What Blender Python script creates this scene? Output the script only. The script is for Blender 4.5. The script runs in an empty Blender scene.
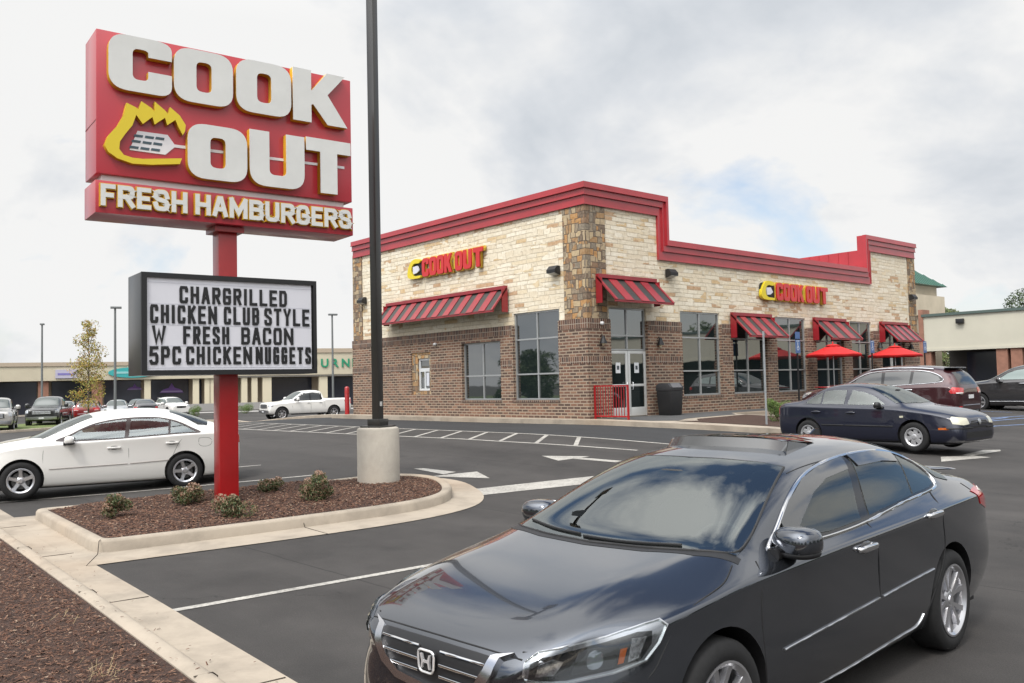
import bpy, bmesh, math, random
import numpy as np
from mathutils import Vector, Matrix
from mathutils.bvhtree import BVHTree
from math import radians, sin, cos, pi, hypot
random.seed(7)
scene = bpy.context.scene
COL = scene.collection

# ------------------------------------------------------------------ helpers
def link(o, parent=None):
    COL.objects.link(o)
    if parent is not None: o.parent = parent
    return o
def meshobj(name, me, parent=None, mat=None):
    o = bpy.data.objects.new(name, me)
    if mat is not None:
        for m in (mat if isinstance(mat, (list, tuple)) else [mat]): me.materials.append(m)
    return link(o, parent)
def thing(name, label, cat, loc=(0,0,0), rz=0, group=None):
    o = bpy.data.objects.new(name, None); o.empty_display_size = .2
    o.location = loc; o.rotation_euler = (0,0,rz); COL.objects.link(o)
    o['label'] = label; o['category'] = cat
    if group: o['group'] = group
    return o
def tag(o, label, cat, group=None):
    o['label'] = label; o['category'] = cat
    if group: o['group'] = group
    return o
def struct(o): o['kind'] = 'structure'; return o
def stuff(o): o['kind'] = 'stuff'; return o
def dup(root, loc, rz, label=None, group=None):
    r = root.copy(); COL.objects.link(r); r.location = loc; r.rotation_euler = (0,0,rz)
    if label: r['label'] = label
    if group: r['group'] = group
    for ch in list(root.children):
        c = ch.copy(); COL.objects.link(c); c.parent = r
        for gg in ch.children:
            d = gg.copy(); COL.objects.link(d); d.parent = c
    return r

class MB:
    """collects primitives, builds one mesh with metre UVs"""
    def __init__(s): s.v=[]; s.f=[]; s.m=[]
    def add(s, vs, fs, mi=0):
        b=len(s.v); s.v+= [tuple(v) for v in vs]; s.f+=[tuple(i+b for i in f) for f in fs]; s.m+=[mi]*len(fs); return s
    def box(s, x0,x1,y0,y1,z0,z1, mi=0):
        return s.add([(x0,y0,z0),(x1,y0,z0),(x1,y1,z0),(x0,y1,z0),(x0,y0,z1),(x1,y0,z1),(x1,y1,z1),(x0,y1,z1)],
          [(0,3,2,1),(4,5,6,7),(0,1,5,4),(1,2,6,5),(2,3,7,6),(3,0,4,7)], mi)
    def prism(s, pts, z0, z1, mi=0):
        n=len(pts)
        a=sum(pts[i][0]*pts[(i+1)%n][1]-pts[(i+1)%n][0]*pts[i][1] for i in range(n))
        if a<0: pts=pts[::-1]
        f0 = (lambda p: z0(p) if callable(z0) else z0); f1=(lambda p: z1(p) if callable(z1) else z1)
        vs=[(p[0],p[1],f0(p)) for p in pts]+[(p[0],p[1],f1(p)) for p in pts]
        fs=[tuple(range(n-1,-1,-1)), tuple(range(n,2*n))]+[(i,(i+1)%n,n+(i+1)%n,n+i) for i in range(n)]
        return s.add(vs,fs,mi)
    def extr(s, pts, d, mi=0):
        """3D polygon pts extruded by vector d"""
        n=len(pts); d=Vector(d)
        vs=[tuple(p) for p in pts]+[tuple(Vector(p)+d) for p in pts]
        fs=[tuple(range(n-1,-1,-1)), tuple(range(n,2*n))]+[(i,(i+1)%n,n+(i+1)%n,n+i) for i in range(n)]
        return s.add(vs,fs,mi)
    def tube(s, path, r, n=8, mi=0, cap=True, flat=None):
        path=[Vector(p) for p in path]; rs = r if isinstance(r,(list,tuple)) else [r]*len(path)
        rings=[]; up=Vector((0,0,1))
        for i,p in enumerate(path):
            t=(path[min(i+1,len(path)-1)]-path[max(i-1,0)])
            if t.length<1e-9: t=Vector((0,0,1))
            t.normalize()
            a = up if abs(t.dot(up))<.95 else Vector((1,0,0))
            b1=t.cross(a).normalized(); b2=b1.cross(t)
            rings.append([p+(b1*cos(2*pi*k/n)+b2*sin(2*pi*k/n))*rs[i] for k in range(n)])
        vs=[v for R in rings for v in R]; fs=[]
        for i in range(len(rings)-1):
            for k in range(n):
                fs.append((i*n+k,i*n+(k+1)%n,(i+1)*n+(k+1)%n,(i+1)*n+k))
        if cap: fs.append(tuple(range(n-1,-1,-1))); fs.append(tuple((len(rings)-1)*n+k for k in range(n)))
        return s.add(vs,fs,mi)
    def lathe(s, prof, n=24, axis='z', c=(0,0,0), mi=0):
        """prof list of (r,h)"""
        vs=[];fs=[]
        for (r,h) in prof:
            for k in range(n):
                a=2*pi*k/n
                if axis=='z': vs.append((c[0]+r*cos(a),c[1]+r*sin(a),c[2]+h))
                elif axis=='y': vs.append((c[0]+r*cos(a),c[1]+h,c[2]-r*sin(a)))
                else: vs.append((c[0]+h,c[1]+r*cos(a),c[2]+r*sin(a)))
        for i in range(len(prof)-1):
            for k in range(n): fs.append((i*n+k,i*n+(k+1)%n,(i+1)*n+(k+1)%n,(i+1)*n+k))
        return s.add(vs,fs,mi)
    def sell(s, c, r, e=2.6, n=20, m=12, rot=None, mi=0):
        """superellipsoid"""
        vs=[];fs=[]
        def sp(v,p): return math.copysign(abs(v)**p, v)
        q=2/e
        for i in range(m+1):
            ph=-pi/2+pi*i/m
            for k in range(n):
                th=2*pi*k/n
                p=Vector((r[0]*sp(cos(ph),q)*sp(cos(th),q), r[1]*sp(cos(ph),q)*sp(sin(th),q), r[2]*sp(sin(ph),q)))
                if rot is not None: p=rot@p
                vs.append(tuple(Vector(c)+p))
        for i in range(m):
            for k in range(n): fs.append((i*n+k,i*n+(k+1)%n,(i+1)*n+(k+1)%n,(i+1)*n+k))
        return s.add(vs,fs,mi)
    def build(s, name, mat=None, parent=None, smooth=None, bevel=0, bseg=2, weld=True):
        me=bpy.data.meshes.new(name); me.from_pydata(s.v,[],s.f)
        if len(set(s.m))>1 or (s.m and s.m[0]!=0): me.polygons.foreach_set('material_index', s.m)
        bm=bmesh.new(); bm.from_mesh(me)
        if weld: bmesh.ops.remove_doubles(bm,verts=bm.verts,dist=1e-5)
        if bevel:
            es=[e for e in bm.edges if len(e.link_faces)==2 and e.calc_face_angle(0)>radians(30)]
            bmesh.ops.bevel(bm,geom=es,offset=bevel,segments=bseg,affect='EDGES',profile=.6,clamp_overlap=True)
        bmesh.ops.recalc_face_normals(bm,faces=bm.faces)
        bm.to_mesh(me); bm.free()
        o=meshobj(name,me,parent,mat)
        box_uv(me)
        if smooth is not None or bevel:
            for p in me.polygons: p.use_smooth=True
            me.set_sharp_from_angle(angle=radians(smooth or 40))
        return o
def box_uv(me):
    uv=me.uv_layers.new(name='UVMap')
    if uv is None: return
    n=len(me.loops)
    if n==0: return
    co=np.empty(len(me.vertices)*3); me.vertices.foreach_get('co',co); co=co.reshape(-1,3)
    li=np.empty(n,int); me.loops.foreach_get('vertex_index',li)
    fn=np.empty(len(me.polygons)*3); me.polygons.foreach_get('normal',fn); fn=np.abs(fn.reshape(-1,3))
    tot=np.empty(len(me.polygons),int); me.polygons.foreach_get('loop_total',tot)
    N=np.repeat(fn,tot,axis=0); P=co[li]
    ax=np.argmax(N,axis=1)
    out=np.empty((n,2))
    out[:,0]=np.where(ax==0,P[:,1],P[:,0]); out[:,1]=np.where(ax==2,P[:,1],P[:,2])
    uv.data.foreach_set('uv',out.ravel())

# ------------------------------------------------------------------ materials
MATS={}
def mat(name, color=(.5,.5,.5), rough=.5, metal=0, coat=0, coat_rough=.03, spec=.5, emit=None, estr=1, ior=None, bump=None, noise=None):
    """bump=(scale,strength,dist) noise=(scale,amount) varies value"""
    if name in MATS: return MATS[name]
    m=bpy.data.materials.new(name); m.use_nodes=True; nt=m.node_tree; b=nt.nodes['Principled BSDF']
    b.inputs['Base Color'].default_value=(*color,1); b.inputs['Roughness'].default_value=rough; b.inputs['Metallic'].default_value=metal
    b.inputs['Coat Weight'].default_value=coat; b.inputs['Coat Roughness'].default_value=coat_rough
    b.inputs['Specular IOR Level'].default_value=spec
    if ior: b.inputs['IOR'].default_value=ior
    if emit: b.inputs['Emission Color'].default_value=(*emit,1); b.inputs['Emission Strength'].default_value=estr
    if noise or bump:
        tc=nt.nodes.new('ShaderNodeTexCoord')
    if noise:
        n=nt.nodes.new('ShaderNodeTexNoise'); n.inputs['Scale'].default_value=noise[0]; n.inputs['Detail'].default_value=6; n.inputs['Roughness'].default_value=.6
        nt.links.new(tc.outputs['Object'],n.inputs['Vector'])
        r=nt.nodes.new('ShaderNodeMapRange'); r.inputs[1].default_value=.3; r.inputs[2].default_value=.7; r.inputs[3].default_value=1-noise[1]; r.inputs[4].default_value=1+noise[1]
        nt.links.new(n.outputs[0],r.inputs[0])
        mx=nt.nodes.new('ShaderNodeVectorMath'); mx.operation='SCALE'; mx.inputs[0].default_value=color
        nt.links.new(r.outputs[0],mx.inputs['Scale']); nt.links.new(mx.outputs[0],b.inputs['Base Color'])
    if bump:
        n=nt.nodes.new('ShaderNodeTexNoise'); n.inputs['Scale'].default_value=bump[0]; n.inputs['Detail'].default_value=4
        nt.links.new(tc.outputs['Object'],n.inputs['Vector'])
        bp=nt.nodes.new('ShaderNodeBump'); bp.inputs['Strength'].default_value=bump[1]; bp.inputs['Distance'].default_value=bump[2]
        nt.links.new(n.outputs[0],bp.inputs['Height']); nt.links.new(bp.outputs[0],b.inputs['Normal'])
    MATS[name]=m; return m
class NB:
    """small node builder"""
    def __init__(s,name):
        s.m=bpy.data.materials.new(name); s.m.use_nodes=True; s.nt=s.m.node_tree; s.b=s.nt.nodes['Principled BSDF']
    def n(s,t,**kw):
        x=s.nt.nodes.new(t)
        for k,v in kw.items(): setattr(x,k,v)
        return x
    def l(s,a,b): s.nt.links.new(a,b)
    def uv(s): return s.n('ShaderNodeTexCoord').outputs['UV']
    def obj(s): return s.n('ShaderNodeTexCoord').outputs['Object']
    def noise(s,vec,scale,detail=4,rough=.5,dist=0):
        x=s.n('ShaderNodeTexNoise'); x.inputs['Scale'].default_value=scale; x.inputs['Detail'].default_value=detail; x.inputs['Roughness'].default_value=rough; x.inputs['Distortion'].default_value=dist
        if vec is not None: s.l(vec,x.inputs['Vector'])
        return x
    def ramp(s,fac,stops,interp='LINEAR'):
        x=s.n('ShaderNodeValToRGB'); cr=x.color_ramp; cr.interpolation=interp
        while len(cr.elements)<len(stops): cr.elements.new(.5)
        for e,(p,c) in zip(cr.elements,stops):
            e.position=p; e.color=(*c,1) if len(c)==3 else c
        s.l(fac,x.inputs[0]); return x.outputs[0]
    def mix(s,fac,a,b,mode='MIX'):
        x=s.n('ShaderNodeMix',data_type='RGBA',blend_type=mode)
        for i,v in ((0,fac),(6,a),(7,b)):
            if isinstance(v,(int,float)): x.inputs[i].default_value=v
            elif isinstance(v,tuple): x.inputs[i].default_value=(*v,1)
            else: s.l(v,x.inputs[i])
        return x.outputs[2]
    def math(s,op,a,b=0,c=0,clamp=False):
        x=s.n('ShaderNodeMath',operation=op,use_clamp=clamp)
        for i,v in enumerate((a,b,c)):
            if isinstance(v,(int,float)): x.inputs[i].default_value=v
            else: s.l(v,x.inputs[i])
        return x.outputs[0]
    def mapping(s,vec,scale=(1,1,1),loc=(0,0,0),rot=(0,0,0)):
        x=s.n('ShaderNodeMapping'); x.inputs['Scale'].default_value=scale; x.inputs['Location'].default_value=loc; x.inputs['Rotation'].default_value=rot
        s.l(vec,x.inputs[0]); return x.outputs[0]
    def bump(s,h,strength=.5,dist=.01):
        x=s.n('ShaderNodeBump'); x.inputs['Strength'].default_value=strength; x.inputs['Distance'].default_value=dist
        s.l(h,x.inputs['Height']); s.l(x.outputs[0],s.b.inputs['Normal'])
    def col(s,c): s.l(c,s.b.inputs['Base Color'])
    def rough(s,r):
        if isinstance(r,(int,float)): s.b.inputs['Roughness'].default_value=r
        else: s.l(r,s.b.inputs['Roughness'])

# ------------------------------------------------------------------ 2-D outlines to solid letters
def bez(pts, n=8):
    """closed rounded polygon: pts (x,y,r)"""
    out=[]; N=len(pts)
    for i,p in enumerate(pts):
        x,y=p[0],p[1]; r=p[2] if len(p)>2 else 0
        if r<=0: out.append((x,y)); continue
        a=Vector(pts[i-1][:2])-Vector((x,y)); b=Vector(pts[(i+1)%N][:2])-Vector((x,y))
        ra=min(r,a.length*.5); rb=min(r,b.length*.5)
        A=Vector((x,y))+a.normalized()*ra; B=Vector((x,y))+b.normalized()*rb; P=Vector((x,y))
        for k in range(n+1):
            t=k/n; q=A*(1-t)**2+P*2*t*(1-t)+B*t*t; out.append((q.x,q.y))
    return out
def curve_mesh(splines, depth, bevel=0, offset=0):
    cu=bpy.data.curves.new('tmp','CURVE'); cu.dimensions='2D'; cu.fill_mode='BOTH'; cu.extrude=depth/2; cu.bevel_depth=bevel; cu.offset=offset
    for s in splines:
        sp=cu.splines.new('POLY'); sp.points.add(len(s)-1)
        for k,p in enumerate(s): sp.points[k].co=(p[0],p[1],0,1)
        sp.use_cyclic_u=True
    o=bpy.data.objects.new('tmp',cu); COL.objects.link(o)
    dg=bpy.context.evaluated_depsgraph_get(); me=bpy.data.meshes.new_from_object(o.evaluated_get(dg))
    bpy.data.objects.remove(o); return me
def text_mesh(txt, size, depth, offset=0, sx=1, spacing=1, align='LEFT', word=1):
    cu=bpy.data.curves.new('tmp','FONT'); cu.body=txt; cu.size=size; cu.extrude=depth/2; cu.offset=offset; cu.align_x=align; cu.space_character=spacing; cu.space_word=word
    o=bpy.data.objects.new('tmp',cu); COL.objects.link(o)
    dg=bpy.context.evaluated_depsgraph_get(); me=bpy.data.meshes.new_from_object(o.evaluated_get(dg))
    bpy.data.objects.remove(o)
    if sx!=1:
        for v in me.vertices: v.co.x*=sx
    return me
def place_mesh(me, M, name, mat_, parent=None):
    me.transform(M); me.update()
    me.materials.clear()
    while len(me.uv_layers): me.uv_layers.remove(me.uv_layers[0])
    box_uv(me)
    return meshobj(name, me, parent, mat_)
def frame_mat(o, u, v):
    """maps local x->u, y->v, z->u x v at origin o"""
    u=Vector(u).normalized(); v=Vector(v).normalized(); w=u.cross(v)
    M=Matrix.Identity(4)
    for i in range(3): M[i][0]=u[i]; M[i][1]=v[i]; M[i][2]=w[i]; M[i][3]=o[i]
    return M

# ------------------------------------------------------------------ ground height of the lot
def ss(a,b,x):
    t=min(1,max(0,(x-a)/(b-a))); return t*t*(3-2*t)
BX0,BX1,BY0,BY1=-33.25,-19.243,19.806,42.40      # restaurant footprint (without its thickness)
def gz(x,y):
    base=-.225-.2*min(1,max(0,(-x-8)/52))
    dx=max(BX0-x,x-BX1,0); dy=max(BY0-y,y-BY1,0); w=1-ss(0,18,hypot(dx,dy))
    return base*(1-w)+.33*w
# ------------------------------------------------------------------ shared materials
M={}
M['black']=mat('black_plastic',(.010,.010,.011),.5)
M['gloss_black']=mat('gloss_black',(.008,.008,.009),.12,spec=.5)
M['rubber']=mat('rubber',(.015,.015,.016),.7)
M['tyre']=mat('tyre_rubber',(.008,.008,.0085),.85,noise=(30,.3))
M['disc']=mat('brake_disc',(.10,.10,.10),.45,metal=.6)
M['rim_silver']=mat('rim_silver',(.55,.55,.57),.28,metal=.85,coat=.5)
M['rim_grey']=mat('rim_grey',(.36,.36,.37),.38,metal=.7)
M['chrome']=mat('chrome',(.75,.75,.76),.08,metal=1)
M['satin']=mat('satin_metal',(.55,.56,.58),.3,metal=1)
M['carglass']=mat('car_glass',(.018,.026,.026),.015,spec=1.0,ior=1.62)
M['windshield']=mat('windshield_glass',(.030,.044,.040),.012,spec=.5,ior=2.1)
M['lightglass']=mat('clear_sedan_glass',(.07,.10,.095),.02,spec=1.0,ior=1.6,noise=(3,.7))
def see_through(name,tint,ior=1.6,rough=0.0):
    if name in MATS: return MATS[name]
    m=bpy.data.materials.new(name); m.use_nodes=True; nt=m.node_tree; nt.nodes.remove(nt.nodes['Principled BSDF']); o=nt.nodes['Material Output']
    t=nt.nodes.new('ShaderNodeBsdfTransparent'); t.inputs[0].default_value=(*tint,1); g=nt.nodes.new('ShaderNodeBsdfGlossy'); g.inputs['Roughness'].default_value=rough; g.inputs[0].default_value=(.95,1,.98,1)
    f=nt.nodes.new('ShaderNodeFresnel'); f.inputs[0].default_value=ior; x=nt.nodes.new('ShaderNodeMixShader')
    nt.links.new(f.outputs[0],x.inputs[0]); nt.links.new(t.outputs[0],x.inputs[1]); nt.links.new(g.outputs[0],x.inputs[2]); nt.links.new(x.outputs[0],o.inputs[0]); MATS[name]=m; return m
M['clearglass']=see_through('clear_car_glass',(.62,.74,.69),2.9); M['tintglass']=see_through('tinted_car_glass',(.34,.39,.37),2.0)
M['lampcover']=see_through('lamp_cover',(.93,.94,.95),1.45)
M['seat']=mat('seat_fabric',(.055,.052,.050),.85,noise=(8,.2)); M['dash']=mat('dashboard_vinyl',(.018,.018,.019),.6); M['liner']=mat('cabin_lining',(.06,.058,.055),.9)
M['seam']=mat('panel_gap',(.006,.006,.007),.8)
M['lamp_clear']=mat('lamp_clear',(.42,.43,.45),.08,metal=.55,coat=1,noise=(22,.5))
M['lamp_dark']=mat('lamp_housing',(.055,.057,.06),.12,metal=.3,coat=1)
M['amber']=mat('amber_lens',(.45,.10,.01),.15,coat=1)
M['redlens']=mat('red_lens',(.45,.01,.012),.1,coat=1)
M['whitelens']=mat('white_lens',(.75,.75,.74),.1,coat=1)
M['plate']=mat('number_plate',(.62,.63,.64),.4)
def paint(name,c,metal=.0,rough=.35,coat=1.0): return mat(name,c,rough,metal,coat,.015)
# ------------------------------------------------------------------ car bodies
def bspline_basis(n, m, deg=3):
    """clamped uniform: n control points, returns matrix (m samples x n)"""
    k=[0]*(deg+1)+list(range(1,n-deg))+[n-deg]*(deg+1)
    ts=np.linspace(0,n-deg-1e-9,m); B=np.zeros((m,n))
    for a,t in enumerate(ts):
        N=[1.0 if k[i]<=t<k[i+1] else 0.0 for i in range(len(k)-1)]
        for d in range(1,deg+1):
            N=[( (t-k[i])/(k[i+d]-k[i])*N[i] if k[i+d]>k[i] else 0)+((k[i+d+1]-t)/(k[i+d+1]-k[i+1])*N[i+1] if k[i+d+1]>k[i+1] else 0) for i in range(len(N)-1)]
        B[a]=N[:n]
    return B
def car_surface(st, nx=110, ns=54, crease=.03):
    """st rows: x,zb,ws,wl,wm,wc,zk,wg,zg,wr,zr,zt (front first)"""
    secs=[]
    for (x,zb,ws,wl,wm,wc,zk,wg,zg,wr,zr,zt) in st:
        zl=zb+(zk-zb)*.35; zm=zb+(zk-zb)*.70
        secs.append([(x,0,zb),(x,ws*.5,zb),(x,ws-.03,zb),(x,ws+.01,zb+min(.06,(zk-zb)*.15)),(x,wl,zl),(x,wm,zm),
          (x,wc,zk-crease),(x,wc+.002,zk),(x,wc-.012,zk+crease*.8),(x,wg,zg),(x,(wg+wr)/2+.008,(zg+zr)/2+.005),(x,wr,zr),(x,wr*.72,zr+(zt-zr)*.70),(x,wr*.35,zt),(x,0,zt)])
    C=np.array(secs,float)
    def ring(s,f):
        c=np.array([s[0][0],0,(s[:,2].min()+s[:,2].max())/2]); return c+(s-c)*f
    C=np.concatenate([[ring(C[0],.0)],[ring(C[0],.55)],[ring(C[0],.9)],C,[ring(C[-1],.9)],[ring(C[-1],.55)],[ring(C[-1],0)]])
    Bu=bspline_basis(C.shape[0],nx); Bv=bspline_basis(C.shape[1],ns)
    P=np.einsum('ai,bj,ijk->abk',Bu,Bv,C)          # nx x ns x 3 (half, left side)
    R=P[:,1:-1][:, ::-1].copy(); R[...,1]*=-1
    full=np.concatenate([P,R],axis=1)              # closed loop
    n1=full.shape[1]; verts=full[1:-1].reshape(-1,3)
    vs=[tuple(v) for v in verts]; fs=[]
    A=len(vs); vs.append(tuple(P[0,0])); vs.append(tuple(P[-1,0]))
    rows=nx-2
    for i in range(rows-1):
        for j in range(n1):
            a=i*n1+j; b=i*n1+(j+1)%n1; fs.append((a,b,b+n1,a+n1))
    for j in range(n1):
        fs.append((A,(j+1)%n1,j)); o=(rows-1)*n1; fs.append((A+1,o+j,o+(j+1)%n1))
    return vs,fs
class Car:
    def __init__(s, st, name, label, cat, loc, rz, paint, wheels, r, group=None, nx=110, ns=54, arch=.05, tilt=(0,0), archz=.02, track=.0, well=.6, crease=.03):
        """wheels = (xf, xr, ytrack outer face)"""
        s.root=thing(name,label,cat,loc,rz,group); s.root.rotation_euler=(tilt[0],tilt[1],rz)
        s.paint=paint; s.r=r; s.wh=wheels
        vs,fs=car_surface(st,nx,ns,crease)
        bm=bmesh.new(); V=[bm.verts.new(v) for v in vs]
        for f in fs: bm.faces.new([V[i] for i in f])
        bmesh.ops.recalc_face_normals(bm,faces=bm.faces)
        s.bvh=BVHTree.FromBMesh(bm)
        me=bpy.data.meshes.new('body'); bm.to_mesh(me); bm.free()
        tmp=bpy.data.objects.new('tmpb',me); COL.objects.link(tmp)
        cut=MB()
        for xw in wheels[:2]:
            for sg in (1,-1):
                cut.lathe([(0,0),(r+arch,0),(r+arch,.8),(0,.8)] ,40,'y',(xw,(well if sg>0 else -well-.8),r+archz))
        cm=bpy.data.meshes.new('cut'); cm.from_pydata(cut.v,[],cut.f)
        b2=bmesh.new(); b2.from_mesh(cm); bmesh.ops.remove_doubles(b2,verts=b2.verts,dist=1e-5); bmesh.ops.recalc_face_normals(b2,faces=b2.faces); b2.to_mesh(cm); b2.free()
        co=bpy.data.objects.new('tmpc',cm); COL.objects.link(co)
        md=tmp.modifiers.new('b','BOOLEAN'); md.object=co; md.operation='DIFFERENCE'; md.solver='EXACT'
        dg=bpy.context.evaluated_depsgraph_get(); me2=bpy.data.meshes.new_from_object(tmp.evaluated_get(dg))
        bpy.data.objects.remove(tmp); bpy.data.objects.remove(co)
        me2.materials.clear(); me2.name='body'
        s.body=meshobj('body',me2,s.root,[paint,M['black']])
        box_uv(me2)
        R2=(r+arch+.004)**2
        for p in me2.polygons:
            p.use_smooth=True; p.material_index=0
            for xw in wheels[:2]:
                if abs(p.center.y)>well-.01 and all((me2.vertices[i].co.x-xw)**2+(me2.vertices[i].co.z-r-archz)**2<R2 for i in p.vertices): p.material_index=1; break
        me2.set_sharp_from_angle(angle=radians(32))
    # ---- projection frames: side (u=x,v=z), top (u=x,v=y), front (u=y,v=z), rear
    def ray(s, mode, u, v, sg=1):
        if mode=='side': o=Vector((u,sg*3,v)); d=Vector((0,-sg,0))
        elif mode=='top': o=Vector((u,v,4)); d=Vector((0,0,-1))
        elif mode=='front': o=Vector((6,u,v)); d=Vector((-1,0,0))
        elif mode=='rear': o=Vector((-6,u,v)); d=Vector((1,0,0))
        elif mode=='diag':   # front corner; u along (-.6,.8), v=z
            h=Vector((-.6,.8*sg,0)); d=Vector((-.8,-.6*sg,0)); o=h*u-d*6+Vector((0,0,v))
        elif mode=='rdiag':
            h=Vector((.6,.8*sg,0)); d=Vector((.8,-.6*sg,0)); o=h*u-d*6+Vector((0,0,v))
        hit=s.bvh.ray_cast(o,d)
        if hit[0] is None:
            # nearest along the ray plane
            best=s.bvh.find_nearest(o+d*(6 if mode!='side' else 2.1))
            return best[0],best[1]
        return hit[0],hit[1]
    def patch(s, name, mat_, mode, outline, off=.004, cell=.04, sg=1, parent=None, depth=.012, holes=()):
        bm=bmesh.new(); vs=[bm.verts.new((p[0],p[1],0)) for p in outline]; bm.faces.new(vs)
        us=[p[0] for p in outline]; ws=[p[1] for p in outline]
        for ax,(lo,hi) in enumerate(((min(us),max(us)),(min(ws),max(ws)))):
            k=int((hi-lo)/cell)
            for i in range(1,k+1):
                co=[0,0,0]; co[ax]=lo+(hi-lo)*i/(k+1); no=[0,0,0]; no[ax]=1
                bmesh.ops.bisect_plane(bm,geom=list(bm.verts)+list(bm.edges)+list(bm.faces),plane_co=co,plane_no=no)
        for H in holes:
            n=len(H)
            for i in range(n):
                a=H[i];b=H[(i+1)%n]
                if abs(a[0]-b[0])+abs(a[1]-b[1])<1e-6: continue
                fs=[f for f in bm.faces if min(a[0],b[0])-.06<f.calc_center_median().x<max(a[0],b[0])+.06 and min(a[1],b[1])-.06<f.calc_center_median().y<max(a[1],b[1])+.06]
                geom=set(fs)
                for f in fs: geom.update(f.edges); geom.update(f.verts)
                bmesh.ops.bisect_plane(bm,geom=list(geom),plane_co=(a[0],a[1],0),plane_no=(-(b[1]-a[1]),b[0]-a[0],0),dist=1e-5)
            def ins(x,y):
                r=False;j=n-1
                for i in range(n):
                    if (H[i][1]>y)!=(H[j][1]>y) and x<(H[j][0]-H[i][0])*(y-H[i][1])/(H[j][1]-H[i][1])+H[i][0]: r=not r
                    j=i
                return r
            bmesh.ops.delete(bm,geom=[f for f in bm.faces if ins(*f.calc_center_median()[:2])],context='FACES')
        bmesh.ops.triangulate(bm,faces=[f for f in bm.faces if len(f.verts)>4])
        pos={}
        for v in bm.verts: 
            p,n=s.ray(mode,v.co.x,v.co.y,sg); pos[v]=(p,n)
        for v,(p,n) in pos.items(): v.co=p+n*off
        # rim
        be=[e for e in bm.edges if len(e.link_faces)==1]
        r=bmesh.ops.extrude_edge_only(bm,edges=be)
        nv=[x for x in r['geom'] if isinstance(x,bmesh.types.BMVert)]
        bmesh.ops.recalc_face_normals(bm,faces=bm.faces)
        for v in nv:
            best=s.bvh.find_nearest(v.co); v.co=v.co-best[1]*depth
        me=bpy.data.meshes.new(name); bm.to_mesh(me); bm.free()
        # make faces point outwards
        box_uv(me)
        for p in me.polygons: p.use_smooth=True
        me.set_sharp_from_angle(angle=radians(40))
        return meshobj(name,me,parent or s.root,mat_)
    def cut_openings(s, side_polys, top_polys):
        me=s.body.data; bm=bmesh.new(); bm.from_mesh(me)
        def inside(P,x,y):
            r=False;j=len(P)-1
            for i in range(len(P)):
                if (P[i][1]>y)!=(P[j][1]>y) and x<(P[j][0]-P[i][0])*(y-P[i][1])/(P[j][1]-P[i][1])+P[i][0]: r=not r
                j=i
            return r
        for polys,ax in ((side_polys,2),(top_polys,1)):
            for P in polys:
                x0=min(p[0] for p in P)-.06; x1=max(p[0] for p in P)+.06; a0=min(p[1] for p in P)-.06; a1=max(p[1] for p in P)+.06
                def near(f):
                    c=f.calc_center_median(); 
                    if not (x0<c.x<x1 and a0<c[ax]<a1): return False
                    return (abs(c.y)>.4 if ax==2 else c.z>.85)
                n=len(P)
                for i in range(n):
                    a=P[i];b=P[(i+1)%n]
                    if abs(a[0]-b[0])+abs(a[1]-b[1])<1e-6: continue
                    ex0=min(a[0],b[0])-.05; ex1=max(a[0],b[0])+.05; ea0=min(a[1],b[1])-.05; ea1=max(a[1],b[1])+.05
                    fs=[f for f in bm.faces if near(f) and ex0<f.calc_center_median().x<ex1 and ea0<f.calc_center_median()[ax]<ea1]
                    geom=set(fs)
                    for f in fs: geom.update(f.edges); geom.update(f.verts)
                    co=[a[0],0,0]; co[ax]=a[1]; d=[b[0]-a[0],0,0]; d[ax]=b[1]-a[1]
                    no=Vector((-d[2] if ax==2 else -d[1],0,0)); no[ax]=d[0]
                    if no.length<1e-9: continue
                    bmesh.ops.bisect_plane(bm,geom=list(geom),plane_co=co,plane_no=no,dist=1e-5)
                kill=[f for f in bm.faces if near(f) and inside(P,f.calc_center_median().x,f.calc_center_median()[ax])]
                bmesh.ops.delete(bm,geom=kill,context='FACES')
        bm.to_mesh(me); bm.free()
        for p in me.polygons: p.use_smooth=True
        me.set_sharp_from_angle(angle=radians(32))
    def line(s, name, mat_, mode, pts, r=.004, off=0, sg=1, parent=None, mb=None, n=6, step=.04, closed=False):
        P=[Vector(p) for p in pts]
        if closed: P.append(P[0])
        out=[]
        for a,b in zip(P,P[1:]):
            k=max(1,int((b-a).length/step))
            for i in range(k): out.append(a.lerp(b,i/k))
        out.append(P[-1])
        W=[]
        for q in out:
            p,nn=s.ray(mode,q.x,q.y,sg); W.append(p+nn*off)
        for _ in range(3):
            if len(W)>6: W=[W[0]]+[(W[i-1]+W[i]*2+W[i+1])/4 for i in range(1,len(W)-1)]+[W[-1]]
        m=mb or MB(); m.tube(W,r,n)
        if mb is None: return m.build(name,mat_,parent or s.root,smooth=60,weld=False)
def smooth_poly(pts, n=6, closed=True):
    """Catmull-Rom through points"""
    P=[Vector(p) for p in pts]; N=len(P); out=[]
    rng=range(N if closed else N-1)
    for i in rng:
        p0=P[(i-1)%N] if closed or i>0 else P[i]; p1=P[i]; p2=P[(i+1)%N]; p3=P[(i+2)%N] if closed or i+2<N else P[(i+1)%N]
        for k in range(n):
            t=k/n
            out.append(tuple(.5*((2*p1)+(-p0+p2)*t+(2*p0-5*p1+4*p2-p3)*t*t+(-p0+3*p1-3*p2+p3)*t*t*t)))
    if not closed: out.append(tuple(P[-1]))
    return out
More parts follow.
